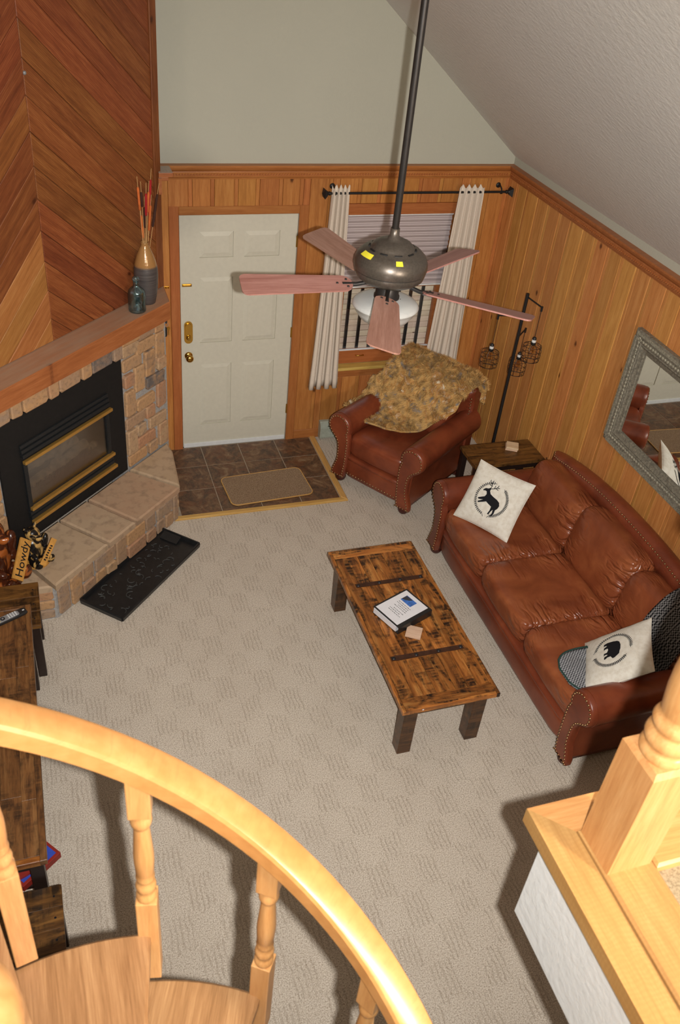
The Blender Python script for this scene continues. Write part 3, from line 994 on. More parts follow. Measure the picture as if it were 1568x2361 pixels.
mb = MB(); mb.lathe([(.011, 0), (.011, .004), (.008, .008), (.002, .01)], 14, FC.at(-.505, 3.16, .016), Matrix.Rotation(TH, 3, 'Z') @ rx90)
tag(mb.build('screw_head', M['silver'], fire), 'small bright metal button')

# mantel shelf: cut flush with both walls
mb = MB()
def wallcut(off, x=-.145):   # s where the mantel end meets the plane x = const
    return (x - FPo.x - FP.un.x * off) / FP.ux.x
pts = [(-1.66, .10), (wallcut(.10), .10), (wallcut(-.30), -.30), (-1.45, -.30)]
ps = [hw(s, o) for s, o in pts]; ps = [(p.x, p.y) for p in ps]
if area2(ps) < 0: ps = ps[::-1]
man = plate('mantel_shelf', ps, .135, Frame((0, 0, 1.432), (1, 0, 0), (0, 1, 0)), M['mantel'], fire, grain=TH, ch=.006)

# ---- bricks
def brick(fr, x0, y0, x1, y1, t=None, base=-.012, parent=None):
    j = lambda a=.004: random.uniform(-a, a)
    c = min(.016, (x1 - x0) * .2, (y1 - y0) * .2)
    c = [c * random.uniform(.5, 1.2) for _ in range(4)]
    pl = [(x0 + c[0], y0 + j()), (x1 - c[1], y0 + j()), (x1 + j(), y0 + c[1]), (x1 + j(), y1 - c[2]), (x1 - c[2], y1 + j()), (x0 + c[3], y1 + j()), (x0 + j(), y1 - c[3]), (x0 + j(), y0 + c[0])]
    plate('brick', pl, (t or .026) + random.uniform(-.006, .006), fr, M['brick'], parent or fire, ch=.009, base=base)
LAY = [('H', .095, 1.295), ('H', .275, 1.26), ('V', .445, 1.195), ('H', .118, 1.185), ('V', .315, 1.10), ('S', .45, 1.05), ('S', .068, 1.055), ('V', .19, 1.02), ('H', .375, .935),
       ('V', .072, .865), ('H', .25, .80), ('V', .445, .775), ('H', .125, .695), ('S', .30, .69), ('H', .385, .575), ('V', .066, .53), ('S', .185, .585), ('H', .235, .475), ('V', .445, .42), ('H', .13, .365), ('S', .31, .365), ('H', .275, 1.365), ('H', .095, 1.39), ('S', .445, 1.36)]
SZ = {'H': (.218, .098), 'V': (.112, .208), 'S': (.112, .108)}
for t_, s_, z_ in LAY:
    a, b = SZ[t_]
    x0, x1 = max(.012, s_ - a / 2), min(.525, s_ + a / 2)
    brick(FP, x0, max(.315, z_ - b / 2), x1, min(1.428, z_ + b / 2))
    brick(FP, -1.2 - x1, max(.315, z_ - b / 2), -1.2 - x0, min(1.428, z_ + b / 2))
x = 0.0; k = 0
for wdt in (.105, .215, .11, .21, .1, .22, .1, .2):
    brick(FP, x - wdt + .006, 1.278, x - .006, 1.424, .045)
    x -= wdt
# hearth front
FHf = Frame(hw(0, .435), FP.ux, (0, 0, 1))
x = -1.27; seq = ['V', 'V', 'SH', 'HSS', 'V', 'HH', 'SH', 'HS', 'V', 'V']; k = 0
while x < .02:
    t_ = seq[k % len(seq)]
    if t_ == 'V':
        wd = .105; parts = [(0, .01, wd, .25)]
    elif t_ == 'SH':
        wd = .115; parts = [(0, .12, wd, .25), (0, .01, wd, .112)]
    elif t_ == 'HSS':
        wd = .21; parts = [(0, .125, wd, .25), (0, .01, .1, .117), (.108, .01, wd, .117)]
    elif t_ == 'HH':
        wd = .205; parts = [(0, .135, wd, .25), (0, .01, wd, .127)]
    else:
        wd = .19; parts = [(0, .14, wd, .25), (0, .01, .09, .13), (.1, .01, wd, .13)]
    wd2 = min(wd, .03 - x)
    for a, b, c, d in parts:
        if x + min(c, wd2) - (x + a) > .04: brick(FHf, x + a, b, x + min(c, wd2), d, base=-.01)
    x += wd + .012; k += 1
# hearth right return (faces the tiles) and left return
def ret(p0, p1):
    a, b = hw(*p0), hw(*p1)
    ux = (b - a).normalized()
    fr = Frame(a, ux, (0, 0, 1))
    L = (b - a).length
    x = .008; k = 0
    while x < L - .05:
        wd = [.11, .2, .11][k % 3]
        x2 = min(x + wd, L - .006)
        if k % 3 == 1 or k % 2 == 0 and wd > .15:
            brick(fr, x, .135, x2, .25, base=-.012); brick(fr, x, .01, x2, .127, base=-.012)
        else:
            for q0, q1 in ((.01, .085), (.092, .165), (.172, .25)): brick(fr, x, q0, x2, q1, base=-.012)
        x = x2 + .012; k += 1
ret((.03, .435), (.375, .12)); ret((-1.63, .12), (-1.285, .435))
# hearth slabs
def slabp(pts):
    pl = [(s, -o) for s, o in pts]
    plate('hearth_slab', pl, .05, FH, M['flag'], fire, ch=.012, base=.262, gap=.011)
FH.o = FPo
slabp([(-.475, .0), (-.002, .0), (.05, .47), (-.475, .47)])
slabp([(-.772, .0), (-.475, .0), (-.475, .47), (-.772, .47)])
slabp([(-1.2, .0), (-.772, .0), (-.772, .47), (-1.31, .47)])
slabp([(-.002, .0), (.50, .0), (.41, .13), (.05, .47)])
slabp([(-1.70, .0), (-1.2, .0), (-1.31, .47), (-1.67, .13)])

# ---- gas insert
ins = thing('fireplace_insert', 'black gas fireplace insert with three brass bars', 'fireplace', tuple(hw(-.6, 0)), TH)
# local: x along the face, y = -normal (into the wall), z up
def ibox(name, x0, x1, y0, y1, z0, z1, mat, parent=ins, ch=0):
    m = MB(); m.box(((x0 + x1) / 2, (y0 + y1) / 2, (z0 + z1) / 2), (x1 - x0, y1 - y0, z1 - z0), ch=ch)
    return m.build(name, mat, parent)
GX0, GX1, GZ0, GZ1 = -.40, .395, .575, .925
m = MB()
for x0, x1, z0, z1 in ((-.595, GX0, .314, 1.272), (GX1, .595, .314, 1.272), (GX0, GX1, .314, GZ0), (GX0, GX1, GZ1, 1.272)):
    m.box(((x0 + x1) / 2, .004, (z0 + z1) / 2), (x1 - x0, .016, z1 - z0))
m.build('surround_panel', M['black_surround'], ins)
m = MB()
m.box((0, .38, .75), (.84, .02, .5)); m.box((-.42, .2, .75), (.02, .38, .5)); m.box((.42, .2, .75), (.02, .38, .5)); m.box((0, .2, .54), (.84, .38, .02)); m.box((0, .2, .99), (.84, .38, .02))
m.build('firebox', M['black_surround'], ins)
for k in range(3):
    ibox('louvre', -.425, .42, -.032 + k * .006, -.004, .975 + k * .034, 1.002 + k * .034, M['louver'], ch=.004)
tag(ibox('brass_bar', -.42, .435, -.042, -.014, .928, .952, M['brass_trim'], ch=.004), 'upper brass bar')
ibox('glass_pane', GX0 + .01, GX1 - .01, -.008, -.004, GZ0, GZ1, M['fire_glass'])
ibox('side_strip', GX0 - .02, GX0 + .012, -.02, -.004, .47, .93, M['louver']); ibox('side_strip', GX1 - .012, GX1 + .02, -.02, -.004, .47, .93, M['louver'])
tag(ibox('brass_bar', -.415, .43, -.042, -.012, .553, .577, M['brass_trim'], ch=.004), 'middle brass bar')
for k in range(2):
    ibox('louvre', -.425, .42, -.034 + k * .005, -.004, .482 + k * .034, .51 + k * .034, M['louver'], ch=.004)
tag(ibox('brass_bar', -.42, .435, -.052, -.02, .448, .474, M['brass_trim'], ch=.004), 'lower brass bar')
random.seed(11)
for (a, b, r_) in (((-.28, .10, .64), (.3, .12, .66), .035), ((-.2, .2, .69), (.26, .16, .70), .03), ((-.1, .06, .70), (.22, .2, .74), .022)):
    m = MB(); P = [Vector(a).lerp(Vector(b), i / 9) + Vector((0, random.uniform(-.008, .008), random.uniform(-.006, .006))) for i in range(10)]
    m.tube(P, [r_ * random.uniform(.85, 1.1) for _ in P], 9)
    m.build('ceramic_log', M['ash_log'], ins)
for k in range(15):
    m = MB(); x = -.3 + k * .042
    m.tube([(x, .075, .59), (x, .065, .61), (x, .06, .655)], .007, 6)
    m.build('grate_bar', M['louver'], ins)
ibox('grate_rail', -.32, .31, .06, .085, .59, .605, M['louver'])
for x in (.33, .36):
    m = MB(); m.puff((x, .1, .63), (.06, .05, .05), 2.5, 4); m.build('ceramic_ember', M['ash_log'], ins)

# ---- boot tray
random.seed(21)
A, B_, C_, D_ = Vector((-1.015, -1.749)), Vector((-.772, -2.019)), Vector((-.148, -1.33)), Vector((-.344, -1.089))
ctr = (A + B_ + C_ + D_) / 4
dl = ((C_ - B_) + (D_ - A)).normalized()
tr = thing('boot_tray', 'black rubber boot tray lying on the carpet before the hearth', 'tray', (ctr.x + .012, ctr.y - .012, 0), math.atan2(dl.y, dl.x))
TL, TW = .465, .172
m = MB(); m.box((0, 0, .006), (2 * TL - .02, 2 * TW - .02, .008)); m.build('tray_bed', M['rubber'], tr)
m = MB()
sec = [(-.012, .0), (.006, .0), (.012, .034), (.006, .042), (-.004, .042)]
def rim(a, b):
    pa, pb = Vector(a), Vector(b)
    t = (pb - pa).normalized(); nn = Vector((t.y, -t.x, 0))
    vs = [pa + nn * u + Vector((0, 0, z)) + t * (u) * -1 * 0 for u, z in sec] + [pb + nn * u + Vector((0, 0, z)) for u, z in sec]
    k = len(sec)
    m.add(vs, [list(range(k))[::-1], list(range(k, 2 * k))] + [(i, (i + 1) % k, k + (i + 1) % k, k + i) for i in range(k)])
cs = [(-TL, -TW, 0), (TL, -TW, 0), (TL, TW, 0), (-TL, TW, 0)]
for i in range(4): rim(cs[i], cs[(i + 1) % 4])
m.build('raised_rim', M['rubber'], tr)
m = MB(); m.box((TL - .05, .05, .028), (.07, .15, .012), Matrix.Rotation(-.35, 3, 'Y'), ch=.003)
tag(m.build('rubber_tab', M['plastic_black'], tr), 'brownish smooth flap at the tray end')
m = MB()
for k in range(64):
    x, y = random.uniform(-TL + .05, TL - .12), random.uniform(-TW + .04, TW - .04)
    a0 = random.uniform(0, 2 * PI); rr = random.uniform(.012, .04); sw = random.uniform(1.2, 3.6)
    P = [(x + rr * (1 - i * .06) * math.cos(a0 + sw * i / 7), y + rr * (1 - i * .06) * math.sin(a0 + sw * i / 7), .0115) for i in range(8)]
    m.tube(P, .0035, 5)
tag(m.build('scroll_relief', M['rubber_worn'], tr), kind='stuff')
# ------------------------------------------------------------------ spiral staircase
SCX, SCY = -1.098, -6.065
SR = .59
st = thing('spiral_staircase', 'honey oak spiral staircase with turned balusters rising in the foreground', 'staircase', (SCX, SCY, 0))
def pol(r, a): return Vector((r * math.sin(R(a)), r * math.cos(R(a)), 0))   # angle from +Y, clockwise seen from above
STEP, RISE = 23.0, .2
Z1 = 2.50
for k in range(12):
    a0 = -14 + STEP * k; a1 = a0 + STEP + 3.2
    z = Z1 - RISE * k
    n = 10
    pts = [pol(SR, a0 + (a1 - a0) * i / n) for i in range(n + 1)]
    inner = [pol(.045, a1 + 25), pol(.045, a0 - 25)]
    am = (a0 + a1) / 2
    # local frame: y radial
    rot = Matrix.Rotation(R(am), 3, 'Z')
    P = [rot @ p for p in pts + inner]
    poly = [(p.x, p.y) for p in P]
    if area2(poly) < 0: poly = poly[::-1]
    m = MB(); ins_p = inset(poly, .006)
    nn = len(poly)
    vs = [(x, y, -.034) for x, y in poly] + [(x, y, -.006) for x, y in poly] + [(x, y, 0) for x, y in ins_p]
    fs = [list(range(nn))[::-1], list(range(2 * nn, 3 * nn))]
    for i in range(nn):
        j = (i + 1) % nn
        fs += [(i, j, nn + j, nn + i), (nn + i, nn + j, 2 * nn + j, 2 * nn + i)]
    m.add(vs, fs)
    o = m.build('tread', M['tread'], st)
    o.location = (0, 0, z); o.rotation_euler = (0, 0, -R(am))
# landing quarter at the top
m = MB(); n = 30
pts = [pol(SR + .02, -14 - 176 * i / n) for i in range(n + 1)]
poly = [(p.x, p.y) for p in pts] + [(0, 0)]
if area2(poly) < 0: poly = poly[::-1]
m.prism(poly, Z1 + RISE - .036, Z1 + RISE)
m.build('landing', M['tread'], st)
# handrail: helix
RR = .603
def rail_z(a): return 3.165 - .0083 * a
m = MB()
pts = []; rings = []
hw_, hh = .033, .052
secr = [(-hw_, -hh), (hw_, -hh), (hw_, -.012), (hw_ - .004, -.004), (hw_ - .012, 0), (-hw_ + .012, 0), (-hw_ + .004, -.004), (-hw_, -.012)]
AA = [a for a in range(-120, 262, 3)]
vs = []; fs = []
for a in AA:
    p = pol(RR, a); rad = pol(1, a)
    for u, v in secr: vs.append(p + rad * u + Vector((0, 0, rail_z(a) + v)))
q = len(secr)
for i in range(len(AA) - 1):
    for k in range(q):
        k2 = (k + 1) % q
        fs.append((i * q + k, (i + 1) * q + k, (i + 1) * q + k2, i * q + k2))
m.add(vs, fs, True)
m.add(vs[:q], [list(range(q))]); m.add(vs[-q:], [list(range(q))[::-1]])
hr = m.build('handrail', M['rail'], st)
hr.data.set_sharp_from_angle(angle=R(24))
# balusters
def baluster_mesh(L):
    """turned baluster, base at z=0; square blocks at both ends"""
    m = MB(); s = .021
    m.box((0, 0, .15), (2 * s, 2 * s, .30), ch=.0025)
    t = L - .115
    m.box((0, 0, (t + L) / 2), (2 * s, 2 * s, L - t), ch=.0025)
    m.lathe([(.019, .298), (.0205, .304), (.0205, .312), (.017, .318), (.0145, .324), (.0185, .332), (.0205, .342), (.0185, .352), (.014, .358), (.0165, .364), (.0185, .374), (.0155, .382),
             (.0175, .388), (.0195, .43), (.0195, .45), (.0165, .50), (.0125, .57), (.012, .60), (.0135, t - .06), (.0145, t - .045), (.019, t - .036), (.0205, t - .026), (.0185, t - .016), (.0165, t - .01), (.018, t)], 18)
    return m.mesh('baluster', M['oak_z'])
BL = .70
bme = baluster_mesh(BL)
for k in range(-1, 11):
    a = 11.8 + STEP * k
    o = link('baluster', bme, None, st)
    p = pol(RR, a)
    o.location = (p.x, p.y, rail_z(a) - hh + .004 - BL)
    o.rotation_euler = (0, 0, -R(a))
# centre column with turned cap
m = MB()
m.lathe([(.046, 0), (.046, 3.40), (.044, 3.43), (.05, 3.44), (.052, 3.46), (.048, 3.475), (.04, 3.48), (.046, 3.50), (.052, 3.53), (.05, 3.56), (.04, 3.585), (.02, 3.60), (.002, 3.604)], 28)
o = m.build('centre_column', M['oak_z'], st)
o.location = (-.072, .0, 0)

# ------------------------------------------------------------------ loft newel post
nw = thing('newel_post', 'turned honey oak newel post on the corner of the loft edge', 'post', (-.066, -5.682, 2.742))
m = MB(); h = .298
s = .05
vs = [(-s, -s, 0), (s, -s, 0), (s, s, 0), (-s, s, 0), (-s, -s, h), (s, -s, h), (s, s, h), (-s, s, h)]
ci = .043
vs += [(-ci, -ci, h + .012), (ci, -ci, h + .012), (ci, ci, h + .012), (-ci, ci, h + .012)]
m.add(vs, [(0, 3, 2, 1), (0, 1, 5, 4), (1, 2, 6, 5), (2, 3, 7, 6), (3, 0, 4, 7), (4, 5, 9, 8), (5, 6, 10, 9), (6, 7, 11, 10), (7, 4, 8, 11), (8, 9, 10, 11)])
m.build('square_base', M['oak_z'], nw)
m = MB(); b = h + .006
m.lathe([(.04, b), (.045, b + .008), (.046, b + .018), (.041, b + .026), (.0375, b + .03), (.044, b + .04), (.0465, b + .05), (.044, b + .06), (.038, b + .067), (.036, b + .071), (.042, b + .08), (.044, b + .09), (.04, b + .1), (.034, b + .106), (.037, b + .116),
         (.041, b + .16), (.042, b + .2), (.038, b + .3), (.03, b + .4), (.028, b + .44), (.036, b + .45), (.038, b + .46), (.03, b + .47)], 28)
m.build('turned_shaft', M['oak_z'], nw)
m = MB(); m.box((0, 0, b + .55), (.1, .1, .16), ch=.004); m.lathe([(.03, b + .63), (.045, b + .66), (.05, b + .69), (.04, b + .725), (.01, b + .74)], 24); m.build('cap', M['oak_z'], nw)

# ------------------------------------------------------------------ ceiling fan
FX, FY, FZ = .362, -3.165, 2.85
fan = thing('ceiling_fan', 'bronze ceiling fan with five reddish wooden blades on a long rod', 'fan', (FX, FY, FZ))
ct = ceil_z(FX) - FZ
m = MB(); m.lathe([(.0145, .21), (.0145, ct)], 16); m.build('down_rod', M['dark_bronze'], fan)
m = MB(); m.lathe([(.03, ct - .16), (.06, ct - .12), (.07, ct + .02)], 20); m.build('ceiling_canopy', M['bronze'], fan)
m = MB(); m.lathe([(.019, .235), (.02, .203), (.025, .201), (.027, .191), (.05, .187), (.074, .176), (.088, .162), (.092, .153), (.12, .146), (.142, .126), (.1535, .10), (.155, .082), (.1515, .066)], 40)
m.build('motor_housing', M['bronze'], fan)
m = MB(); m.lathe([(.147, .066), (.149, .055), (.143, .036), (.12, .018), (.06, .008), (.05, .006)], 40)
m.build('lower_housing', M['bronze'], fan)
m = MB(); m.lathe([(.148, .07), (.148, .062)], 40, cap=False); m.build('dark_seam', M['black_metal'], fan)
m = MB(); m.lathe([(.05, .01), (.05, -.05), (.055, -.052), (.055, -.075)], 24); m.build('switch_housing', M['dark_bronze'], fan)
# vent slots around the dome
for k in range(10):
    a = 2 * PI * k / 10 + .2
    P = [(.097 * math.cos(a + t), .097 * math.sin(a + t), .1515) for t in (-.16, -.08, 0, .08, .16)]
    m = MB(); m.tube(P, .0045, 6); m.build('vent_slot', M['black_metal'], fan)
# yellow tape strips
def tape(a0, a1, r0, r1, z0, z1):
    m = MB(); vs = []; n = 5
    for i in range(n + 1):
        a = R(a0 + (a1 - a0) * i / n)
        vs += [(r0 * math.cos(a), r0 * math.sin(a), z0), (r1 * math.cos(a), r1 * math.sin(a), z1)]
    m.add(vs, [(2 * i, 2 * i + 1, 2 * i + 3, 2 * i + 2) for i in range(n)])
    o = m.build('tape_strip', M['yellow'], fan); tag(o, 'strip of yellow tape')
    sol = o.modifiers.new('t', 'SOLIDIFY'); sol.thickness = .0015; sol.offset = 1
tape(182, 210, .119, .139, .1465, .132)
tape(256, 268, .125, .142, .1425, .1285)
# blades
def blade_poly():
    pts = []
    w0, w1, r0, r1 = .052, .068, .155, .625
    for k in range(9):
        a = PI / 2 + PI * k / 8
        pts.append((r0 + .045 + .045 * math.cos(a) * 1.0, w0 * math.sin(a)))
    rc = .028
    for k in range(6):
        a = -PI / 2 + PI / 2 * k / 5
        pts.append((r1 - rc + rc * math.cos(a), -w1 + rc + rc * math.sin(a)))
    for k in range(6):
        a = PI / 2 * k / 5
        pts.append((r1 - rc + rc * math.cos(a), w1 - rc + rc * math.sin(a)))
    return pts
bp = blade_poly()
m = MB(); m.prism(bp, -.003, .003, None); bm_ = m.mesh('fan_blade', M['blade'])
ma = MB()
ma.tube([(.06, 0, .012), (.10, 0, .004), (.14, 0, -.004), (.2, 0, -.004)], [.012, .009, .009, .011], 8)
ma.prism([(.165, -.036), (.23, -.02), (.245, 0), (.23, .02), (.165, .036), (.155, 0)], -.0085, -.0035)
am_ = ma.mesh('blade_iron', M['dark_bronze'])
ms = MB()
for x, y in ((.18, -.024), (.18, .024), (.222, 0)): ms.lathe([(.0055, 0), (.005, .003), (.001, .004)], 10, (x, y, .0028))
sm_ = ms.mesh('blade_screws', M['dark_bronze'])
for k in range(5):
    a = R(176 + 72 * k)
    Mx = Matrix.Rotation(a, 4, 'Z') @ Matrix.Rotation(R(-13), 4, 'X')
    o = link('fan_blade', bm_, None, fan); o.matrix_local = Mx
    i2 = link('blade_iron', am_, None, o); i3 = link('blade_screws', sm_, None, o)
# glass bowl
m = MB(); m.lathe([(.055, -.062), (.10, -.068), (.134, -.082), (.144, -.094), (.143, -.10), (.136, -.104), (.128, -.125), (.105, -.155), (.065, -.178), (.02, -.186), (.002, -.187)], 36, cap=False)
tag(m.build('glass_bowl', M['frost'], fan), 'frosted white glass light bowl')
m = MB(); m.tube([(.052, -.03, -.06), (.053, -.032, -.2), (.053, -.032, -.3)], .0015, 5); m.lathe([(.004, -.32), (.005, -.31), (.002, -.3)], 8, (.053, -.032, 0)); m.build('pull_chain', M['dark_bronze'], fan)
# ------------------------------------------------------------------ rolled-arm leather seating
def smooth_path(pts, n=8):
    """Catmull-Rom through points"""
    P = [Vector(p) for p in pts]; out = []
    for i in range(len(P) - 1):
        p0, p1, p2, p3 = P[max(i - 1, 0)], P[i], P[i + 1], P[min(i + 2, len(P) - 1)]
        for k in range(n):
            t = k / n
            out.append(.5 * ((2 * p1) + (p2 - p0) * t + (2 * p0 - 5 * p1 + 4 * p2 - p3) * t * t + (3 * p1 - p0 - 3 * p2 + p3) * t ** 3))
    out.append(P[-1])
    return out

def arm_outline(zr, rr, front=False):
    """(u,z): u=0 inner face, outward positive; closed CCW-ish loop"""
    cx_ = .088
    circ = [(cx_ + rr * math.cos(a), zr + rr * math.sin(a)) for a in [R(205 - k * 15) for k in range(18)]]   # inner side over the top to the outer underside
    if front:
        outer = smooth_path([(circ[-1][0], circ[-1][1], 0), (.105, zr - .135, 0), (.088, zr - .20, 0), (.09, .22, 0), (.125, .11, 0), (.128, .055, 0)], 5)
        inner = smooth_path([(.0, .055, 0), (-.012, .12, 0), (-.022, .22, 0), (-.026, zr - .17, 0), (-.024, zr - .09, 0), (circ[0][0], circ[0][1], 0)], 5)
    else:
        outer = smooth_path([(circ[-1][0], circ[-1][1], 0), (.105, zr - .13, 0), (.095, .25, 0), (.1, .07, 0)], 5)
        inner = [Vector((0, .07, 0)), Vector((0, zr - .12, 0))]
    return circ + [(p.x, p.y) for p in outer[1:]] + [(p.x, p.y) for p in inner[:-1]] if front else circ + [(p.x, p.y) for p in outer[1:]] + [(p.x, p.y) for p in inner]

def resample(pts, d):
    out = []; acc = 0
    for i in range(len(pts) - 1):
        a, b = Vector(pts[i]), Vector(pts[i + 1]); L = (b - a).length
        while acc <= L and L > 0:
            out.append(a + (b - a) * (acc / L)); acc += d
        acc -= L
    return out

def seating(name, label, cat, loc, rz, W, D, nc, zr, seat_top, back_fn, loose_back=True):
    t = thing(name, label, cat, loc, rz)
    yf, yb = -D / 2, D / 2
    inner = W / 2 - .205
    rr = .112
    nails = MB()
    def nail(p, nrm, r_=.0082):
        nrm = Vector(nrm).normalized()
        q = nrm.to_track_quat('Z', 'Y').to_matrix()
        nails.lathe([(r_, -.001), (r_ * .8, r_ * .45), (r_ * .25, r_ * .65)], 6, p, q)
    for s in (-1, 1):
        ol = arm_outline(zr, rr)
        m = MB(); n = len(ol)
        ys = [yf + .03, yf + .2, yf + .45, yb - .25, yb - .1, yb - .05]
        vs = []
        for i, y in enumerate(ys):
            tt = (y - yf) / D
            for u, z in ol:
                k = 1 - .10 * tt
                zz = z + (.02 * tt if z > .3 else 0)
                vs.append((s * (inner + u * k), y, zz))
        fs = []
        for i in range(len(ys) - 1):
            for k in range(n):
                k2 = (k + 1) % n
                f = (i * n + k, i * n + k2, (i + 1) * n + k2, (i + 1) * n + k)
                fs.append(f if s > 0 else f[::-1])
        m.add(vs, fs, True)
        m.add(vs[-n:], [list(range(n)) if s < 0 else list(range(n))[::-1]])
        m.add(vs[:n], [list(range(n)) if s > 0 else list(range(n))[::-1]])
        m.build('arm', M['leather'], t)
        # front scroll panel with nailhead border
        ol = arm_outline(zr, rr - .003, True); n = len(ol)
        pts = [Vector((s * (inner + u), yf + .035, z)) for u, z in ol]
        cen = Vector((s * (inner + .06), 0, .35))
        def insetp(k, y):
            out = []
            for i in range(n):
                a, b = pts[i - 1], pts[(i + 1) % n]
                e = (b - a); nn = Vector((e.z, 0, -e.x)).normalized() * (1 if s > 0 else -1)
                out.append(pts[i] + Vector((nn.x * -k, y - pts[i].y, nn.z * -k)))
            return out
        sgn = 1
        # decide inward direction
        tst = insetp(.01, 0)
        if (tst[5] - Vector((s * (inner + .088), 0, zr))).length > (pts[5] - Vector((s * (inner + .088), pts[5].y, zr))).length: sgn = -1
        rings = [pts, [p + Vector((0, -.03, 0)) for p in pts], insetp(sgn * .007, yf - .006), insetp(sgn * .022, yf - .011)]
        m = MB(); vs = [v for r_ in rings for v in r_]; fs = []
        for i in range(3):
            for k in range(n):
                k2 = (k + 1) % n
                f = (i * n + k, (i + 1) * n + k, (i + 1) * n + k2, i * n + k2)
                fs.append(f)
        m.add(vs, fs, True)
        m.add(rings[3], [list(range(n))])
        o = m.build('arm_front', M['leather'], t)
        bm = bmesh.new(); bm.from_mesh(o.data); bmesh.ops.recalc_face_normals(bm, faces=bm.faces[:]); bm.to_mesh(o.data); bm.free()
        ring = insetp(sgn * .017, yf - .0105)
        for p in resample(ring, .026): nail(p, (0, -1, 0))
    # front apron
    m = MB()
    m.puff((0, yf + .10, .165), (2 * inner + .02, .17, .20), (14, 4, 5), 10)
    m.build('front_apron', M['leather'], t)
    m = MB(); m.puff((0, yf + .085, .262), (2 * inner + .01, .16, .055), (20, 2.5, 2.5), 8); m.build('apron_welt', M['leather'], t)
    for k in range(int(2 * inner / .03) if nc == 1 else 0):
        nail((-inner + .03 + k * .03, yf + .0155, .115), (0, -1, -.1))
    m = MB(); m.box((0, .05, .17), (2 * inner + .1, D - .2, .2)); m.build('seat_frame', M['leather'], t)
    # seat cushions
    cw = 2 * inner / nc
    random.seed(5)
    for i in range(nc):
        x = -inner + cw * (i + .5)
        sd = random.uniform(0, 50)
        def fn(p, sd=sd):
            cr = noise.noise(Vector((p.x * 5 + sd, p.y * 5, p.z * 3)))
            if p.z > 0:
                dish = -.012 * math.exp(-((p.x / (cw * .33)) ** 2 + ((p.y + .02) / .2) ** 2))
                p.z += dish + .006 * cr
            if p.y < 0: p.y += -.012 * math.cos(p.x / cw * PI) + .004 * cr
            return p
        m = MB(); m.puff((0, 0, 0), (cw + .012, .68, .205), (14, 10, 4.0), 18, None, fn)
        o = m.build('seat_cushion', M['leather_crease'] if nc > 1 else M['leather'], t)
        o.location = (x, yf + .36, seat_top - .095)
    # back frame, lofted along x
    m = MB(); N = 44
    half = W / 2 - .10
    xs = [-half + 2 * half * i / N for i in range(N + 1)]
    vs = []; sec_n = None
    nl = []
    for x in xs:
        zt = back_fn(x / half)
        e = min(1, (half - abs(x)) / .09); e = math.sqrt(max(0.0, 1 - (1 - e) ** 2))   # rounded ends
        rr_ = .075 * (.35 + .65 * e)
        yc = yb - .085
        cz = zt - rr_ * 1.0
        sec = [(yb - .02, .12), (yb - .012, cz - .16), (yb - .006, cz - .04)]
        for k in range(11):
            a = R(0 + k * 20)
            sec.append((yc + rr_ * math.cos(a) * 1.05, cz + rr_ * math.sin(a)))
        sec += [(yc - rr_ * .75, cz - .06), (yc - rr_ * .45, cz - .12), (yc - .03, .3), (yc - .03, .12)]
        sec_n = len(sec)
        for y, z in sec: vs.append((x, y, z))
        nl.append((x, yc - rr_ * .80, cz + rr_ * .62))
    fs = []
    for i in range(N):
        for k in range(sec_n - 1):
            fs.append((i * sec_n + k, i * sec_n + k + 1, (i + 1) * sec_n + k + 1, (i + 1) * sec_n + k))
    m.add(vs, fs, True)
    m.add(vs[:sec_n], [list(range(sec_n))[::-1]], True); m.add(vs[-sec_n:], [list(range(sec_n))], True)
    o = m.build('back_frame', M['leather'], t)
    bm = bmesh.new(); bm.from_mesh(o.data); bmesh.ops.recalc_face_normals(bm, faces=bm.faces[:]); bm.to_mesh(o.data); bm.free()
    for p in resample([Vector(q) for q in nl], .028): nail(p, (0, -.75, .6))
    for s in (-1, 1):   # nails down the ends of the back
        x = s * (half - .004); zt = back_fn(1.0)
        for k in range(7): nail((s * (half + .0), yb - .165 + .02 * abs(k - 3) * 0, zt - .06 - k * .028), (s * .3, -1, 0))
    # back cushions
    bh = .50 if nc > 1 else .52
    for i in range(nc):
        x = -inner + cw * (i + .5)
        zt = back_fn(x / half)
        sd = random.uniform(0, 50)
        def fnb(p, sd=sd):
            cr = noise.noise(Vector((p.x * 4 + sd, p.z * 6, 0)))
            if p.y < 0:
                p.y += .010 * cr - .02 * math.exp(-((p.z - .05) / .14) ** 2) * math.cos(p.x / cw * PI)
            return p
        hgt = zt - .07 - (seat_top - .03)
        m = MB(); m.puff((0, 0, 0), (cw + .03, .26, hgt + .03), (10, 2.8, 5.5), 18, None, fnb)
        o = m.build('back_cushion', M['leather_crease'] if nc > 1 else M['leather'], t)
        o.location = (x, yb - .255, seat_top - .03 + hgt / 2); o.rotation_euler = (R(-12), 0, 0)
    tag(nails.build('nailhead_trim', M['nail'], t), kind='stuff')
    for s in (-1, 1):
        for y in (yf + .045, yb - .09):
            m = MB(); m.lathe([(.03, 0), (.042, .015), (.048, .035), (.045, .055), (.03, .07), (.03, .085)], 18, (s * (inner + .055), y, 0)); m.build('foot', M['foot'], t)
    return t

SOFA = seating('sofa', 'chestnut leather three-seat sofa with rolled arms and nailhead trim', 'sofa', (2.13, -2.765, 0), -PI / 2, 2.32, 1.03, 3, .53, .475,
               lambda u: .80 + .135 * (1 - abs(u) ** 2.2))
CH = R(-56.4)
CHL = (1.755, -.725)
CHAIR = seating('armchair', 'chestnut leather armchair with rolled arms beneath the window', 'armchair', (CHL[0], CHL[1], 0), CH, .96, .93, 1, .53, .475,
                lambda u: .86 + .09 * (1 - abs(u) ** 2.4))

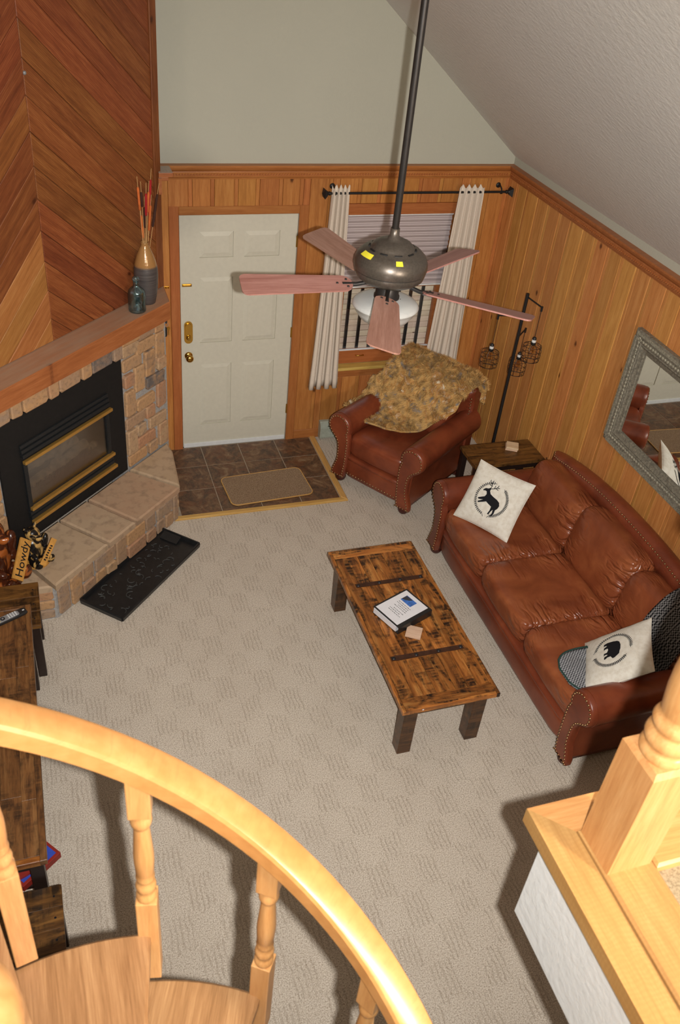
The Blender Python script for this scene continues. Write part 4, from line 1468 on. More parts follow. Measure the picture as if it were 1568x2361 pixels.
# ------------------------------------------------------------------ pillows
def pillow(name, label, pos, ax, nz, side, prints):
    ax = Vector(ax).normalized(); nz = Vector(nz).normalized(); ay = nz.cross(ax)
    t = thing(name, label, 'pillow')
    t.matrix_world = Matrix(((ax.x, ay.x, nz.x, pos[0]), (ax.y, ay.y, nz.y, pos[1]), (ax.z, ay.z, nz.z, pos[2]), (0, 0, 0, 1)))
    h = side / 2; H = .062
    def prof(u, v):
        a = max(0.0, 1 - abs(u) ** 2.6); b = max(0.0, 1 - abs(v) ** 2.6)
        return H * (a * b) ** .55
    def xy(u, v):
        return (h * u * (1 - .055 * (1 - v * v)) , h * v * (1 - .055 * (1 - u * u)))
    m = MB(); N = 30
    for sg in (1, -1):
        vs = []; fs = []
        for i in range(N + 1):
            for j in range(N + 1):
                u = math.sin((-1 + 2 * i / N) * PI / 2); v = math.sin((-1 + 2 * j / N) * PI / 2)
                x, y = xy(u, v)
                w_ = .0025 * noise.noise(Vector((x * 16, y * 16, sg)))
                vs.append((x, y, sg * (prof(u, v) + .0016) + w_ * (1 if prof(u, v) > .01 else 0)))
        for i in range(N):
            for j in range(N):
                f = (i * (N + 1) + j, (i + 1) * (N + 1) + j, (i + 1) * (N + 1) + j + 1, i * (N + 1) + j + 1)
                fs.append(f if sg > 0 else f[::-1])
        m.add(vs, fs, True)
    m.build('cover', M['canvas'], t)
    # seam
    m = MB(); P = []
    for k in range(80):
        q = k / 80 * 4; e = int(q); r_ = -1 + 2 * (q - e)
        u, v = [(r_, -1), (1, r_), (-r_, 1), (-1, -r_)][e]
        P.append((*xy(u, v), 0))
    m.tube(P, .0028, 5, closed=True); m.build('seam', M['canvas'], t)
    def surf(x, y):
        u, v = x / (h * .97), y / (h * .97)
        return prof(u, v) + .0016 + .0025 * noise.noise(Vector((x * 16, y * 16, 1))) + .0022
    for nm, polys, lab in prints:
        bm = bmesh.new()
        for pg in polys:
            vv = [bm.verts.new((x, y, 0)) for x, y in pg]
            try: f = bm.faces.new(vv)
            except Exception: continue
        bmesh.ops.triangulate(bm, faces=bm.faces[:])
        for _ in range(3):
            long_ = [e for e in bm.edges if e.calc_length() > .018]
            if not long_: break
            bmesh.ops.subdivide_edges(bm, edges=long_, cuts=1)
            bmesh.ops.triangulate(bm, faces=bm.faces[:])
        for v in bm.verts: v.co.z = surf(v.co.x, v.co.y)
        bmesh.ops.recalc_face_normals(bm, faces=bm.faces[:])
        for f in bm.faces:
            if f.normal.z < 0: f.normal_flip()
        me = bpy.data.meshes.new(nm); bm.to_mesh(me); bm.free()
        o = link(nm, me, M['ink'], t); tag(o, lab)
    return t

def wreath(r, a0, a1, n):
    out = []
    def strip(A, w_):
        for i in range(len(A) - 1):
            p, q = Vector(A[i]), Vector(A[i + 1]); d = (q - p).normalized(); nn = Vector((-d.y, d.x)) * w_
            out.append([tuple(p + nn), tuple(p - nn), tuple(q - nn), tuple(q + nn)])
    arc = [(r * math.cos(R(a0 + (a1 - a0) * k / n)), r * math.sin(R(a0 + (a1 - a0) * k / n))) for k in range(n + 1)]
    strip(arc, .0016)
    sg = 1 if a1 > a0 else -1
    for k in range(1, n):
        a = R(a0 + (a1 - a0) * k / n)
        for io in (-1, 1):
            base = Vector((r * math.cos(a), r * math.sin(a)))
            tang = Vector((-math.sin(a), math.cos(a))) * sg; rad = Vector((math.cos(a), math.sin(a))) * io
            d = (tang * .8 + rad).normalized()
            nn = Vector((-d.y, d.x))
            L = .015
            out.append([tuple(base), tuple(base + d * L * .5 + nn * .0034), tuple(base + d * L), tuple(base + d * L * .5 - nn * .0034)])
    return out
def strokes(lines, w_):
    out = []
    for ln in lines:
        for i in range(len(ln) - 1):
            p, q = Vector(ln[i]), Vector(ln[i + 1]); d = (q - p).normalized(); nn = Vector((-d.y, d.x)) * w_
            out.append([tuple(p + nn), tuple(p - nn), tuple(q - nn), tuple(q + nn)])
    return out
deer_body = [(-.066, .022), (-.058, .034), (-.044, .040), (-.036, .050), (-.030, .046), (-.030, .034), (-.018, .022), (.004, .018), (.028, .016), (.046, .010), (.056, -.004), (.056, -.02), (.050, -.034),
             (.054, -.052), (.050, -.072), (.042, -.074), (.044, -.054), (.038, -.038), (.034, -.052), (.032, -.072), (.024, -.072), (.026, -.05), (.022, -.03), (.0, -.026), (-.016, -.022), (-.03, -.034),
             (-.044, -.044), (-.052, -.05), (-.057, -.045), (-.046, -.034), (-.036, -.022), (-.046, -.028), (-.062, -.034), (-.066, -.028), (-.052, -.016), (-.038, -.004), (-.036, .01), (-.044, .022), (-.054, .022), (-.064, .016)]
antl = strokes([[(-.034, .046), (-.036, .062), (-.046, .076), (-.044, .088)], [(-.040, .068), (-.056, .074), (-.06, .084)], [(-.037, .06), (-.05, .06)], [(-.03, .046), (-.016, .056), (-.006, .07), (-.006, .082)], [(-.018, .054), (-.02, .072)], [(-.008, .066), (.006, .072)], [(-.012, .06), (.004, .06)]], .0018)
c_, s_ = math.cos(R(-8)), math.sin(R(-8))
rt2 = lambda pg, k=1.0, dx=0, dy=0: [((x * c_ - y * s_) * k + dx, (x * s_ + y * c_) * k + dy) for x, y in pg]
wr = wreath(.118, 96, 262, 26) + wreath(.118, 62, -72, 26) + strokes([[(-.016, -.118), (-.004, -.134)], [(.036, -.112), (.026, -.128)]], .002)
pillow('throw_pillow', 'cream canvas pillow printed with a black leaping deer in a wreath', (1.885, -2.035, .665), (.549, -.836, 0), (-.684, -.459, .567), .45,
       [('deer_print', [rt2(deer_body, 1.38)] + [rt2(p, 1.38) for p in antl], 'black deer print'), ('wreath_print', wr, 'thin black leaf wreath')])
bear_body = [(-.05, .006), (-.046, .024), (-.034, .036), (-.012, .042), (.012, .041), (.026, .036), (.04, .034), (.046, .026), (.056, .012), (.058, .002), (.05, -.004), (.042, -.008), (.042, -.024), (.05, -.038), (.046, -.042), (.034, -.04), (.03, -.026), (.024, -.024), (.022, -.036), (.028, -.042), (.012, -.042), (.01, -.026),
             (-.004, -.02), (-.014, -.022), (-.014, -.036), (-.008, -.042), (-.024, -.042), (-.03, -.028), (-.034, -.026), (-.036, -.038), (-.032, -.043), (-.048, -.042), (-.052, -.024)]
wr2 = wreath(.118, 75, 255, 30) + wreath(.118, 50, -80, 26) + strokes([[(-.034, -.113), (-.022, -.13)], [(.02, -.118), (.03, -.134)]], .002)
pillow('throw_pillow', 'cream canvas pillow printed with a black bear in a wreath', (1.966, -3.575, .632), (-.527, -.85, 0), (-.607, .38, .698), .45,
       [('bear_print', [[(x * 1.3, y * 1.3) for x, y in bear_body]], 'black bear print'), ('wreath_print', wr2, 'thin black leaf wreath')])

# ------------------------------------------------------------------ throws
def cloth(name, grid, mat, parent, thick=.008):
    m = MB(); n = len(grid); k = len(grid[0])
    vs = [p for r_ in grid for p in r_]
    fs = [(i * k + j, i * k + j + 1, (i + 1) * k + j + 1, (i + 1) * k + j) for i in range(n - 1) for j in range(k - 1)]
    m.add(vs, fs, True)
    o = m.build(name, mat, parent)
    so = o.modifiers.new('thickness', 'SOLIDIFY'); so.thickness = thick; so.offset = 1
    return o
def along(path, t):
    P = [Vector(p) for p in path]
    L = [0]
    for i in range(len(P) - 1): L.append(L[-1] + (P[i + 1] - P[i]).length)
    d = t * L[-1]
    for i in range(len(P) - 1):
        if d <= L[i + 1] + 1e-9:
            return P[i].lerp(P[i + 1], (d - L[i]) / max(1e-9, L[i + 1] - L[i]))
    return P[-1]
random.seed(3)
# fur throw in the chair's local frame
ft = thing('fur_throw', 'golden brown faux fur throw draped over the leather armchair', 'throw', (CHL[0], CHL[1], 0), CH)
path = smooth_path([(0, .50, .72), (0, .485, .86), (0, .44, .945), (0, .37, .972), (0, .28, .95), (0, .19, .91), (0, .11, .82), (0, .055, .70), (0, .02, .60), (0, -.02, .535), (0, -.08, .508), (0, -.17, .508), (0, -.26, .50)], 6)
NU, NV = 46, 56
grid = []
for i in range(NV + 1):
    t_ = i / NV
    row = []
    left = -.40 + .05 * math.sin(t_ * 5) - (.03 if t_ > .6 else 0)
    right = .42 - .10 * max(0, t_ - .25) - .30 * max(0, t_ - .62) / .38
    for j in range(NU + 1):
        s_ = j / NU
        x = left + (right - left) * s_
        tt = t_ * (1 - .10 * (s_ > .0) * (s_ - .35) * 1.4 * t_) if s_ > .35 else t_ * (1 - .06 * t_ * math.sin(s_ * 9))
        p = along(path, max(0, min(1, tt)))
        wv = .022 * noise.noise(Vector((x * 5.5 + p.z * 3, p.y * 6, 3))) + .012 * math.sin(x * 22 + p.z * 14)
        drop = -.05 * max(0, abs(x) - .30) / .12 if t_ < .5 else 0
        hump = .05 * max(0, -x - .27) / .15 if t_ > .62 else 0
        row.append(Vector((x, p.y - .012 - abs(wv) * .6, p.z + .022 + wv * .6 + drop + hump)))
    grid.append(row)
base = cloth('backing', grid, M['fur'], ft, .012)
# strands
vs = []; fs = []; val = []
for k in range(52000):
    a, b = random.random() * NV, random.random() * NU
    i, j = min(int(a), NV - 1), min(int(b), NU - 1); u, v = a - i, b - j
    p = grid[i][j] * (1 - u) * (1 - v) + grid[i + 1][j] * u * (1 - v) + grid[i][j + 1] * (1 - u) * v + grid[i + 1][j + 1] * u * v
    du = (grid[i + 1][j] - grid[i][j]); dv_ = (grid[i][j + 1] - grid[i][j])
    nn = dv_.cross(du); 
    if nn.length < 1e-9: continue
    nn.normalize()
    if nn.y > .2 and nn.z < 0: nn = -nn
    if nn.z < -.2: nn = -nn
    cl = noise.noise(p * 24) * 1.6; cl2 = noise.noise(p * 24 + Vector((9, 4, 2))) * 1.6
    d = nn * (.7 + random.random() * .5) + du.normalized() * (.45 + cl2) + dv_.normalized() * (cl) + Vector((random.uniform(-.3, .3), random.uniform(-.3, .3), random.uniform(-.3, .3)))
    d.normalize()
    L = random.uniform(.022, .045); wd = d.cross(Vector((random.random(), random.random(), random.random()))).normalized() * .0021
    p0 = p + nn * .008
    bi = len(vs)
    tip = p0 + d * L - Vector((0, 0, L * .15))
    vs += [p0 - wd, p0 + wd, tip]
    fs.append((bi, bi + 1, bi + 2)); q_ = random.random(); val += [q_ * .5, q_ * .5, .4 + q_ * .6]
me = bpy.data.meshes.new('fur'); me.from_pydata(vs, [], fs)
at = me.attributes.new('strand', 'FLOAT', 'POINT'); at.data.foreach_set('value', val)
fo = link('fur', me, M['fur'], ft); tag(fo, kind='stuff')

# grey tweed blanket at the near end of the sofa (world frame)
tw = thing('tweed_blanket', 'grey tweed blanket with green stitched edge at the near end of the sofa', 'blanket', (0, 0, 0))
path2 = smooth_path([(1.665, 0, .482), (1.72, 0, .494), (1.85, 0, .492), (2.0, 0, .492), (2.12, 0, .50), (2.20, 0, .55), (2.235, 0, .65), (2.27, 0, .76), (2.33, 0, .87), (2.42, 0, .93), (2.50, 0, .935)], 5)
grid = []
NV, NU = 44, 22
for i in range(NV + 1):
    t_ = i / NV
    row = []
    y0, y1 = -3.70, -3.36
    if t_ < .16:
        k = math.sqrt(max(0, 1 - (1 - t_ / .16) ** 2)); c0 = (y0 + y1) / 2; y0, y1 = c0 + (y0 - c0) * (.35 + .65 * k), c0 + (y1 - c0) * (.35 + .65 * k)
    if t_ > .45: y0, y1 = y0 - .02, y1 - .04
    for j in range(NU + 1):
        y = y0 + (y1 - y0) * j / NU
        p = along(path2, t_)
        wv = .01 * noise.noise(Vector((p.x * 7, y * 9, 1))) + .006 * math.sin(y * 30 + p.z * 9) * (t_ > .45)
        row.append(Vector((p.x - (.012 if t_ > .45 else 0) + wv * (t_ > .45), y, p.z + .006 + abs(wv))))
    grid.append(row)
k1 = int(NV * .30)
cloth('folded_front', [r_[:] for r_ in grid[:k1 + 1]], M['tweed'], tw, .012)
cloth('upper_run', [r_[:] for r_ in grid[k1:]], M['tweed_dark'], tw, .012)
edge = [grid[i][-1] + Vector((0, 0, .008)) for i in range(k1, 0, -1)] + [grid[0][j] + Vector((0, 0, .008)) for j in range(NU, -1, -1)] + [grid[i][0] + Vector((0, 0, .008)) for i in range(1, k1)]
m = MB(); m.tube(edge, .0055, 6); m.build('stitched_edge', M['green_yarn'], tw)
edge = [grid[k1 - 2 + int(2 * math.sin(j * .5))][j] + Vector((0, 0, .014)) for j in range(NU + 1)]
m = MB(); m.tube(edge, .0055, 6); m.build('stitched_edge', M['green_yarn'], tw)
# ------------------------------------------------------------------ coffee table
random.seed(31)
TX0, TX1, TY0, TY1, TZ = .635, 1.25, -3.534, -2.105, .452
ctb = thing('coffee_table', 'reclaimed plank coffee table with two iron straps in front of the sofa', 'table', ((TX0 + TX1) / 2, (TY0 + TY1) / 2, 0))
hx, hy = (TX1 - TX0) / 2, (TY1 - TY0) / 2
FTb = Frame((0, 0, TZ - .032), (1, 0, 0), (0, 1, 0))
bw = .085
def tp(poly, g=PI / 2, t=.032, ch=.002): return plate('plank', poly, t + random.uniform(-.0006, .0006), FTb, M['rustic'], ctb, grain=g, ch=ch, gap=.0004)
# outer edge strips
tp(rect(-hx, -hy, -hx + .022, hy)); tp(rect(hx - .022, -hy, hx, hy)); tp(rect(-hx + .022, -hy, hx - .022, -hy + .022), 0); tp(rect(-hx + .022, hy - .022, hx - .022, hy), 0)
# end boards and long side boards
x0, x1, y0, y1 = -hx + .022, hx - .022, -hy + .022, hy - .022
tp(rect(x0, y0, x1, y0 + .07), 0); tp(rect(x0, y1 - .06, x1, y1), 0)
yA, yB = y0 + .07, y1 - .06
tp(rect(x0, yA, x0 + .082, yB)); tp(rect(x1 - .082, yA, x1, yB))
s1, s2 = (-2.476) - ctb.location.y, (-3.138) - ctb.location.y
for (ya, yb_), n in (((yA, s2 - .018), 6), ((s2 - .018, s1 + .018), 6), ((s1 + .018, yB), 5)):
    xs = [x0 + .082]
    for i in range(n): xs.append(x0 + .082 + (x1 - x0 - .164) * (i + 1) / n + (random.uniform(-.012, .012) if i < n - 1 else 0))
    for i in range(n):
        tp(rect(xs[i], ya, xs[i + 1], yb_))
for yy in (s1, s2):
    m = MB(); m.box((.0 + .005, yy, TZ + .001), (.475, .034, .006), ch=.001); st_ = m.build('iron_strap', M['iron_strap'], ctb)
    for k in range(4):
        m = MB(); m.lathe([(.0125, 0), (.011, .004), (.005, .006)], 12, (-.215 + k * .147, yy, TZ + .0035)); m.build('bolt_head', M['iron_bolt'], st_)
m = MB(); m.box((0, 0, TZ - .07), (2 * hx - .1, 2 * hy - .1, .075)); m.build('apron', M['table_leg'], ctb)
for sx in (-1, 1):
    for sy in (-1, 1):
        m = MB(); m.box((sx * (hx - .085), sy * (hy - .09), (TZ - .034) / 2), (.085, .085, TZ - .034), ch=.004); m.build('leg', M['table_leg'], ctb)
m = MB(); m.puff((hx - .28 - .21, -hy - .001, TZ - .012), (.012, .004, .01), 2, 3); m.build('paint_fleck', M['paper'], ctb)

# binder
bd = thing('binder', 'black ring binder with white printed cover on the coffee table', 'binder', (.915, -2.785, TZ + .001), R(22))
BX, BY, BH = .145, .118, .05
m = MB(); m.box((0, 0, .0025), (2 * BX, 2 * BY, .005)); m.build('back_cover', M['plastic_black'], bd)
m = MB(); m.box((0, 0, BH), (2 * BX, 2 * BY, .005), ch=.0015); m.build('front_cover', M['plastic_black'], bd)
m = MB(); m.box((0, -BY, BH / 2), (2 * BX, .005, BH + .003), ch=.0015); m.build('spine', M['plastic_black'], bd)
m = MB(); m.box((-.008, .006, BH / 2), (2 * BX - .012, 2 * BY - .03, BH - .012)); tag(m.build('pages', M['paper'], bd), 'white pages')
m = MB(); m.box((-.002, .006, BH + .0031), (2 * BX - .022, 2 * BY - .036, .0008)); cv = m.build('cover_sheet', M['paper'], bd)
# cover art: lake photo and rows of small print; page top points to +x
m = MB(); m.box((.072, .022, BH + .0038), (.06, .09, .0006)); tag(m.build('photo_print', M['photo_blue'], bd), 'small blue lake photograph')
m = MB(); m.prism([(.098, .066), (.098, .01), (.076, .024), (.058, .05), (.05, .066)][::-1], BH + .0042, BH + .0045); m.build('photo_mountain', M['photo_grey'], bd)
m = MB()
random.seed(9)
for r_ in range(7):
    xx = .025 - r_ * .0155 - (.008 if r_ > 3 else 0); y = -.055 + random.uniform(0, .025); ye = .062 - random.uniform(0, .03)
    while y < ye:
        L = random.uniform(.006, .017)
        m.box((xx, y + L / 2, BH + .0037), (.0035, L, .0004)); y += L + .005
tag(m.build('small_print', M['iron_bolt'], bd), kind='stuff')

def coaster(name, label, loc, rz, n=1):
    t = thing(name, label, 'coaster', loc, rz, 'pale wooden coasters')
    for k in range(n):
        m = MB(); m.box((random.uniform(-.003, .003) * (n > 1), random.uniform(-.003, .003) * (n > 1), .0085 + k * .0172), (.097, .097, .016), ch=.003)
        m.build('block', M['maple'], t)
    return t
coaster('coaster', 'pale wooden coaster block on the coffee table beside the binder', (.926, -2.965, TZ + .002), R(-32), 1)

# ------------------------------------------------------------------ corner side table
sd = thing('side_table', 'narrow brown plank side table between armchair and sofa', 'table', (2.345, -1.315, 0))
FS = Frame((0, 0, .527), (1, 0, 0), (0, 1, 0))
for k in range(3):
    plate('plank', rect(-.315, -.15 + k * .1, .30, -.05 + k * .1), .026, FS, M['bench_wood'], sd, grain=0, ch=.0008, gap=.0002)
for sx in (-1, 1):
    for sy in (-1, 1):
        m = MB(); m.box((sx * .275 - .005, sy * .12, .2635), (.045, .045, .527), ch=.003); m.build('leg', M['espresso'], sd)
m = MB(); m.box((0, 0, .15), (.56, .24, .02), ch=.003); m.build('lower_shelf', M['espresso'], sd)
m = MB(); m.box((-.005, -.12, .50), (.5, .02, .05)); m.box((-.005, .12, .50), (.5, .02, .05)); m.build('apron', M['espresso'], sd)
p_ = coaster('coaster', 'pair of pale wooden coasters stacked on the corner side table', (2.44, -1.27, .554), R(-28), 2)

# ------------------------------------------------------------------ doormat
def rrect(hx, hy, r_, n=6):
    out = []
    for cx_, cy_, a0 in ((hx - r_, hy - r_, 0), (-hx + r_, hy - r_, 90), (-hx + r_, -hy + r_, 180), (hx - r_, -hy + r_, 270)):
        for k in range(n + 1):
            a = R(a0 + 90 * k / n); out.append((cx_ + r_ * math.cos(a), cy_ + r_ * math.sin(a)))
    return out
dm = thing('doormat', 'tan pile doormat with rounded corners on the entry tiles', 'mat', (.577, -.69, .0078), R(3.5))
m = MB(); m.prism(rrect(.345, .195, .05), 0, .008); m.build('pile', M['doormat'], dm)
m = MB(); m.tube([(x, y, .005) for x, y in rrect(.347, .197, .052)], .0055, 6, closed=True); tag(m.build('bound_edge', M['yellow_pine'], dm), 'tan bound edge')

# ------------------------------------------------------------------ baseboard heater
ht = thing('baseboard_heater', 'sage grey baseboard heater along the wall behind the armchair', 'heater', (1.25, -.0165, 0))
m = MB(); pr = [(0, .02), (.058, .02), (.062, .03), (.062, .12), (.045, .165), (.03, .178), (0, .178)]
m.prism([(-d, z) for d, z in pr], 0, 1.3, Matrix(((0, 0, 1, 0), (1, 0, 0, 0), (0, 1, 0, 0), (0, 0, 0, 1)))); m.build('cover', M['heater'], ht)
m = MB(); m.prism([(-d * 1.03, z * 1.01) for d, z in pr], -.03, .035, Matrix(((0, 0, 1, 0), (1, 0, 0, 0), (0, 1, 0, 0), (0, 0, 0, 1)))); m.build('end_cap', M['heater'], ht)
m = MB(); m.box((.65, -.055, .135), (1.22, .004, .012), Matrix.Rotation(.6, 3, 'X')); m.build('vent_slot', M['louver'], ht)

# ------------------------------------------------------------------ curtain rod and curtains
rod = thing('curtain_rod', 'black iron curtain rod with square finials above the window', 'curtain rod', (1.86, -.09, 2.215))
m = MB(); m.tube([(-.74, 0, 0), (.745, 0, 0)], .0095, 12); m.build('pole', M['black_metal'], rod)
for s in (-1, 1):
    m = MB(); q = Matrix.Rotation(s * PI / 2, 3, 'Y')
    m.lathe([(.012, 0), (.016, .008), (.011, .016), (.018, .026)], 16, (s * .735, 0, 0), q)
    m.add([(-.016, -.016, .026), (.016, -.016, .026), (.016, .016, .026), (-.016, .016, .026), (-.034, -.034, .05), (.034, -.034, .05), (.034, .034, .05), (-.034, .034, .05), (0, 0, .068)],
          [(0, 1, 5, 4), (1, 2, 6, 5), (2, 3, 7, 6), (3, 0, 4, 7), (4, 5, 8), (5, 6, 8), (6, 7, 8), (7, 4, 8), (3, 2, 1, 0)], False, Matrix.Translation((s * .735, 0, 0)) @ q.to_4x4())
    m.build('finial', M['black_metal'], rod)
    m = MB(); m.tube([(s * .70, .075, .03), (s * .70, .04, .035), (s * .70, .012, .02), (s * .70, -.005, -.012), (s * .70, .015, -.016)], .006, 8); m.lathe([(.022, 0), (.02, .006), (.008, .01)], 14, (s * .70, .077, .03), rx90)
    m.build('bracket', M['black_metal'], rod)
def curtain(name, label, tl, tr_, bl_, br_, zt, zb, folds, ph):
    t = thing(name, label, 'curtain', ((bl_ + br_) / 2, -.1, zb))
    cx_ = (bl_ + br_) / 2
    m = MB(); NU_, NV_ = folds * 12, 24
    vs = []
    for i in range(NV_ + 1):
        v = i / NV_
        for j in range(NU_ + 1):
            u = j / NU_
            xa = bl_ + (tl - bl_) * v ** .8; xb = br_ + (tr_ - br_) * v ** .8
            w_ = 2 * PI * folds * u + ph + .35 * math.sin(v * 3 + u * 5)
            amp = .034 * (1 - .25 * v)
            x = xa + (xb - xa) * u + .012 * math.sin(2 * w_) * (1 - v)
            y = amp * math.cos(w_) + .006 * noise.noise(Vector((u * 6, v * 3, ph)))
            z = (zt - zb) * v
            if v > .96: y *= .75; z += .012 * math.sin(w_ * 2.0 + 1) * (1 if i == NV_ else 0)
            vs.append((x - cx_, y, z))
    k = NU_ + 1
    m.add(vs, [(i * k + j, i * k + j + 1, (i + 1) * k + j + 1, (i + 1) * k + j) for i in range(NV_) for j in range(NU_)], True)
    o = m.build('panel', M['curtain'], t); so = o.modifiers.new('t', 'SOLIDIFY'); so.thickness = .0025
    m = MB()
    m.tube([Vector(vs[2 * k + j]) + Vector((0, -.002, 0)) for j in range(k)], .0012, 4); m.build('hem_stitching', M['curtain'], t)
    return t
curtain('curtain', 'cream cotton curtain panel hanging between door and window', 1.135, 1.275, 1.06, 1.335, 2.265, .56, 4, .6)
curtain('curtain', 'cream cotton curtain panel hanging behind the armchair by the corner', 2.175, 2.385, 2.10, 2.44, 2.262, .56, 4, 2.2)

# ------------------------------------------------------------------ wall mirror
mr = thing('wall_mirror', 'large mirror in a carved pewter frame hanging above the sofa', 'mirror', (XR - .016, -2.07, 1.15))
# local: y -> along the wall (towards -Y), z up, x out of the wall is -X
LW, LH, FW = 1.15, .84, .135
mprof = [(0, 0), (0, .03), (.012, .042), (.03, .046), (.036, .04), (.05, .038), (.075, .036), (.08, .03), (.088, .034), (.1, .026), (.118, .022), (.122, .014), (.135, .012), (.135, 0)]
cor = [(0, 0), (LW, 0), (LW, LH), (0, LH)]
for i in range(4):
    a, b = Vector((*cor[i], 0)), Vector((*cor[(i + 1) % 4], 0))
    t_ = (b - a).normalized(); nn = Vector((-t_.y, t_.x, 0))
    m = MB(); n = len(mprof); vs = []
    for u, h_ in mprof: p = a + nn * u + t_ * u; vs.append((-h_, -p.x, p.y))
    for u, h_ in mprof: p = b + nn * u - t_ * u; vs.append((-h_, -p.x, p.y))
    fs = [(k, (k + 1) % n, n + (k + 1) % n, n + k) for k in range(n)]
    m.add(vs, fs); rail_ = m.build('frame_rail', M['pewter'], mr)
    bm = bmesh.new(); bm.from_mesh(rail_.data); bmesh.ops.recalc_face_normals(bm, faces=bm.faces[:]); bm.to_mesh(rail_.data); bm.free()
    m = MB(); L = (b - a).length
    x = .05
    while x < L - .04:
        p = a + t_ * x + nn * .058; m.puff((-.039, -p.x, p.y), (.012, .022, .022), 2, 3)
        q = a + t_ * (x + .013) + nn * .058; m.puff((-.038, -q.x, q.y), (.009, .01, .012), 2, 2)
        p = a + t_ * x + nn * .022; 
        for dx in (0, .009, .018): 
            p2 = a + t_ * (x + dx) + nn * .02; m.box((-.045, -p2.x, p2.y), (.006, .004 if abs(t_.x) > .5 else .02, .02 if abs(t_.x) > .5 else .004))
        x += .027
    tag(m.build('carved_beading', M['pewter_lite'], rail_), kind='stuff')
m = MB(); m.box((-.008, -LW / 2, LH / 2), (.004, LW - 2 * FW + .02, LH - 2 * FW + .02)); tag(m.build('mirror_glass', M['mirror'], mr), 'clear mirror glass')

# ------------------------------------------------------------------ floor lamp
lp = thing('floor_lamp', 'black floor lamp with three hanging wire cage shades in the corner', 'lamp', (2.42, -1.02, 0))
m = MB(); m.lathe([(.13, 0), (.13, .012), (.03, .02), (.015, .03)], 28); m.build('base', M['black_metal'], lp)
m = MB(); m.lathe([(.0125, .02), (.0125, 1.77)], 14); m.build('pole', M['black_metal'], lp)
def cage(parent, ang, zarm, dist, zs):
    dx, dy = math.cos(R(ang)) * dist, math.sin(R(ang)) * dist
    m = MB(); m.tube([(0, 0, zarm - .01), (dx, dy, zarm)], .0055, 8); m.tube([(dx, dy, zarm + .008), (dx, dy, zarm - .03)], .008, 8); arm_ = m.build('arm', M['black_metal'], parent)
    m = MB(); m.tube([(dx, dy, zarm - .02), (dx, dy, zs + .085)], .002, 6); m.build('cord', M['cord'], parent)
    m = MB(); m.lathe([(.005, zs + .092), (.014, zs + .085), (.016, zs + .07)], 14, (dx, dy, 0)); m.lathe([(.017, zs + .05), (.019, zs + .045), (.019, zs + .03), (.012, zs + .025)], 14, (dx, dy, 0)); sk = m.build('socket', M['black_metal'], parent)
    m = MB(); m.lathe([(.0165, zs + .07), (.0165, zs + .05)], 14, (dx, dy, 0)); tag(m.build('socket_band', M['white_metal'], sk), 'white socket band')
    m = MB(); m.lathe([(.009, zs + .03), (.012, zs + .02), (.022, zs - .005), (.026, zs - .025), (.02, zs - .045), (.004, zs - .054)], 16, (dx, dy, 0), cap=False); tag(m.build('bulb', M['bulb_amber'], parent), 'clear amber filament bulb')
    m = MB(); r0 = .068; nb = 8
    lev = [(.03, .04), (.068, .02), (.072, -.015), (.072, -.055), (.068, -.095), (.045, -.105)]
    for r_, z in lev[1:]:
        m.tube([(dx + r_ * math.cos(2 * PI * k / 16), dy + r_ * math.sin(2 * PI * k / 16), zs + z) for k in range(16)], .0016, 5, closed=True)
    for k in range(nb):
        a = 2 * PI * k / nb
        m.tube([(dx + r_ * math.cos(a), dy + r_ * math.sin(a), zs + z) for r_, z in lev], .0016, 5)
    m.build('wire_cage', M['black_metal'], parent)
cage(lp, -88, 1.755, .215, 1.43)
cage(lp, 178, 1.60, .205, 1.28)
cage(lp, 42, 1.42, .17, 1.13)

# ------------------------------------------------------------------ console and benches at the left
cn = thing('tv_console', 'long dark plank console table along the left wall', 'table', (-1.575, -3.255, 0))
CZ = .65
FCn = Frame((0, 0, CZ - .035), (1, 0, 0), (0, 1, 0))
hx, hy = .285, .83
plate('plank', rect(hx - .03, -hy, hx, hy), .035, FCn, M['rustic_dark'], cn, grain=PI / 2, ch=.003)
plate('plank', rect(-hx, -hy, hx - .03, -hy + .03), .035, FCn, M['rustic'], cn, grain=0, ch=.003)
plate('plank', rect(-hx, hy - .03, hx - .03, hy), .035, FCn, M['rustic_dark'], cn, grain=0, ch=.003)
random.seed(12)
xs = [-hx, -.16, -.03, .1, hx - .03 - .065, hx - .03]
for i in range(len(xs) - 1):
    yy = -hy + .03
    while yy < hy - .035:
        y2 = min(yy + random.uniform(.28, .6), hy - .03)
        if hy - .03 - y2 < .1: y2 = hy - .03
        plate('plank', rect(xs[i], yy, xs[i + 1], y2), .033, FCn, M['rustic_dark'], cn, grain=PI / 2, ch=.0006, gap=.0002)
        yy = y2
m = MB(); m.box((.0, 0, .33), (.5, 1.5, .02)); m.build('shelf', M['espresso'], cn)
m = MB(); m.box((.26, 0, .575), (.02, 1.56, .08)); m.box((0, -.78, .575), (.5, .02, .08)); m.box((0, .78, .575), (.5, .02, .08)); m.build('apron', M['espresso'], cn)
for sx in (-1, 1):
    for sy in (-1, 1):
        m = MB(); m.box((sx * .235, sy * .78, .307), (.06, .06, .615), ch=.003); m.build('leg', M['espresso'], cn)
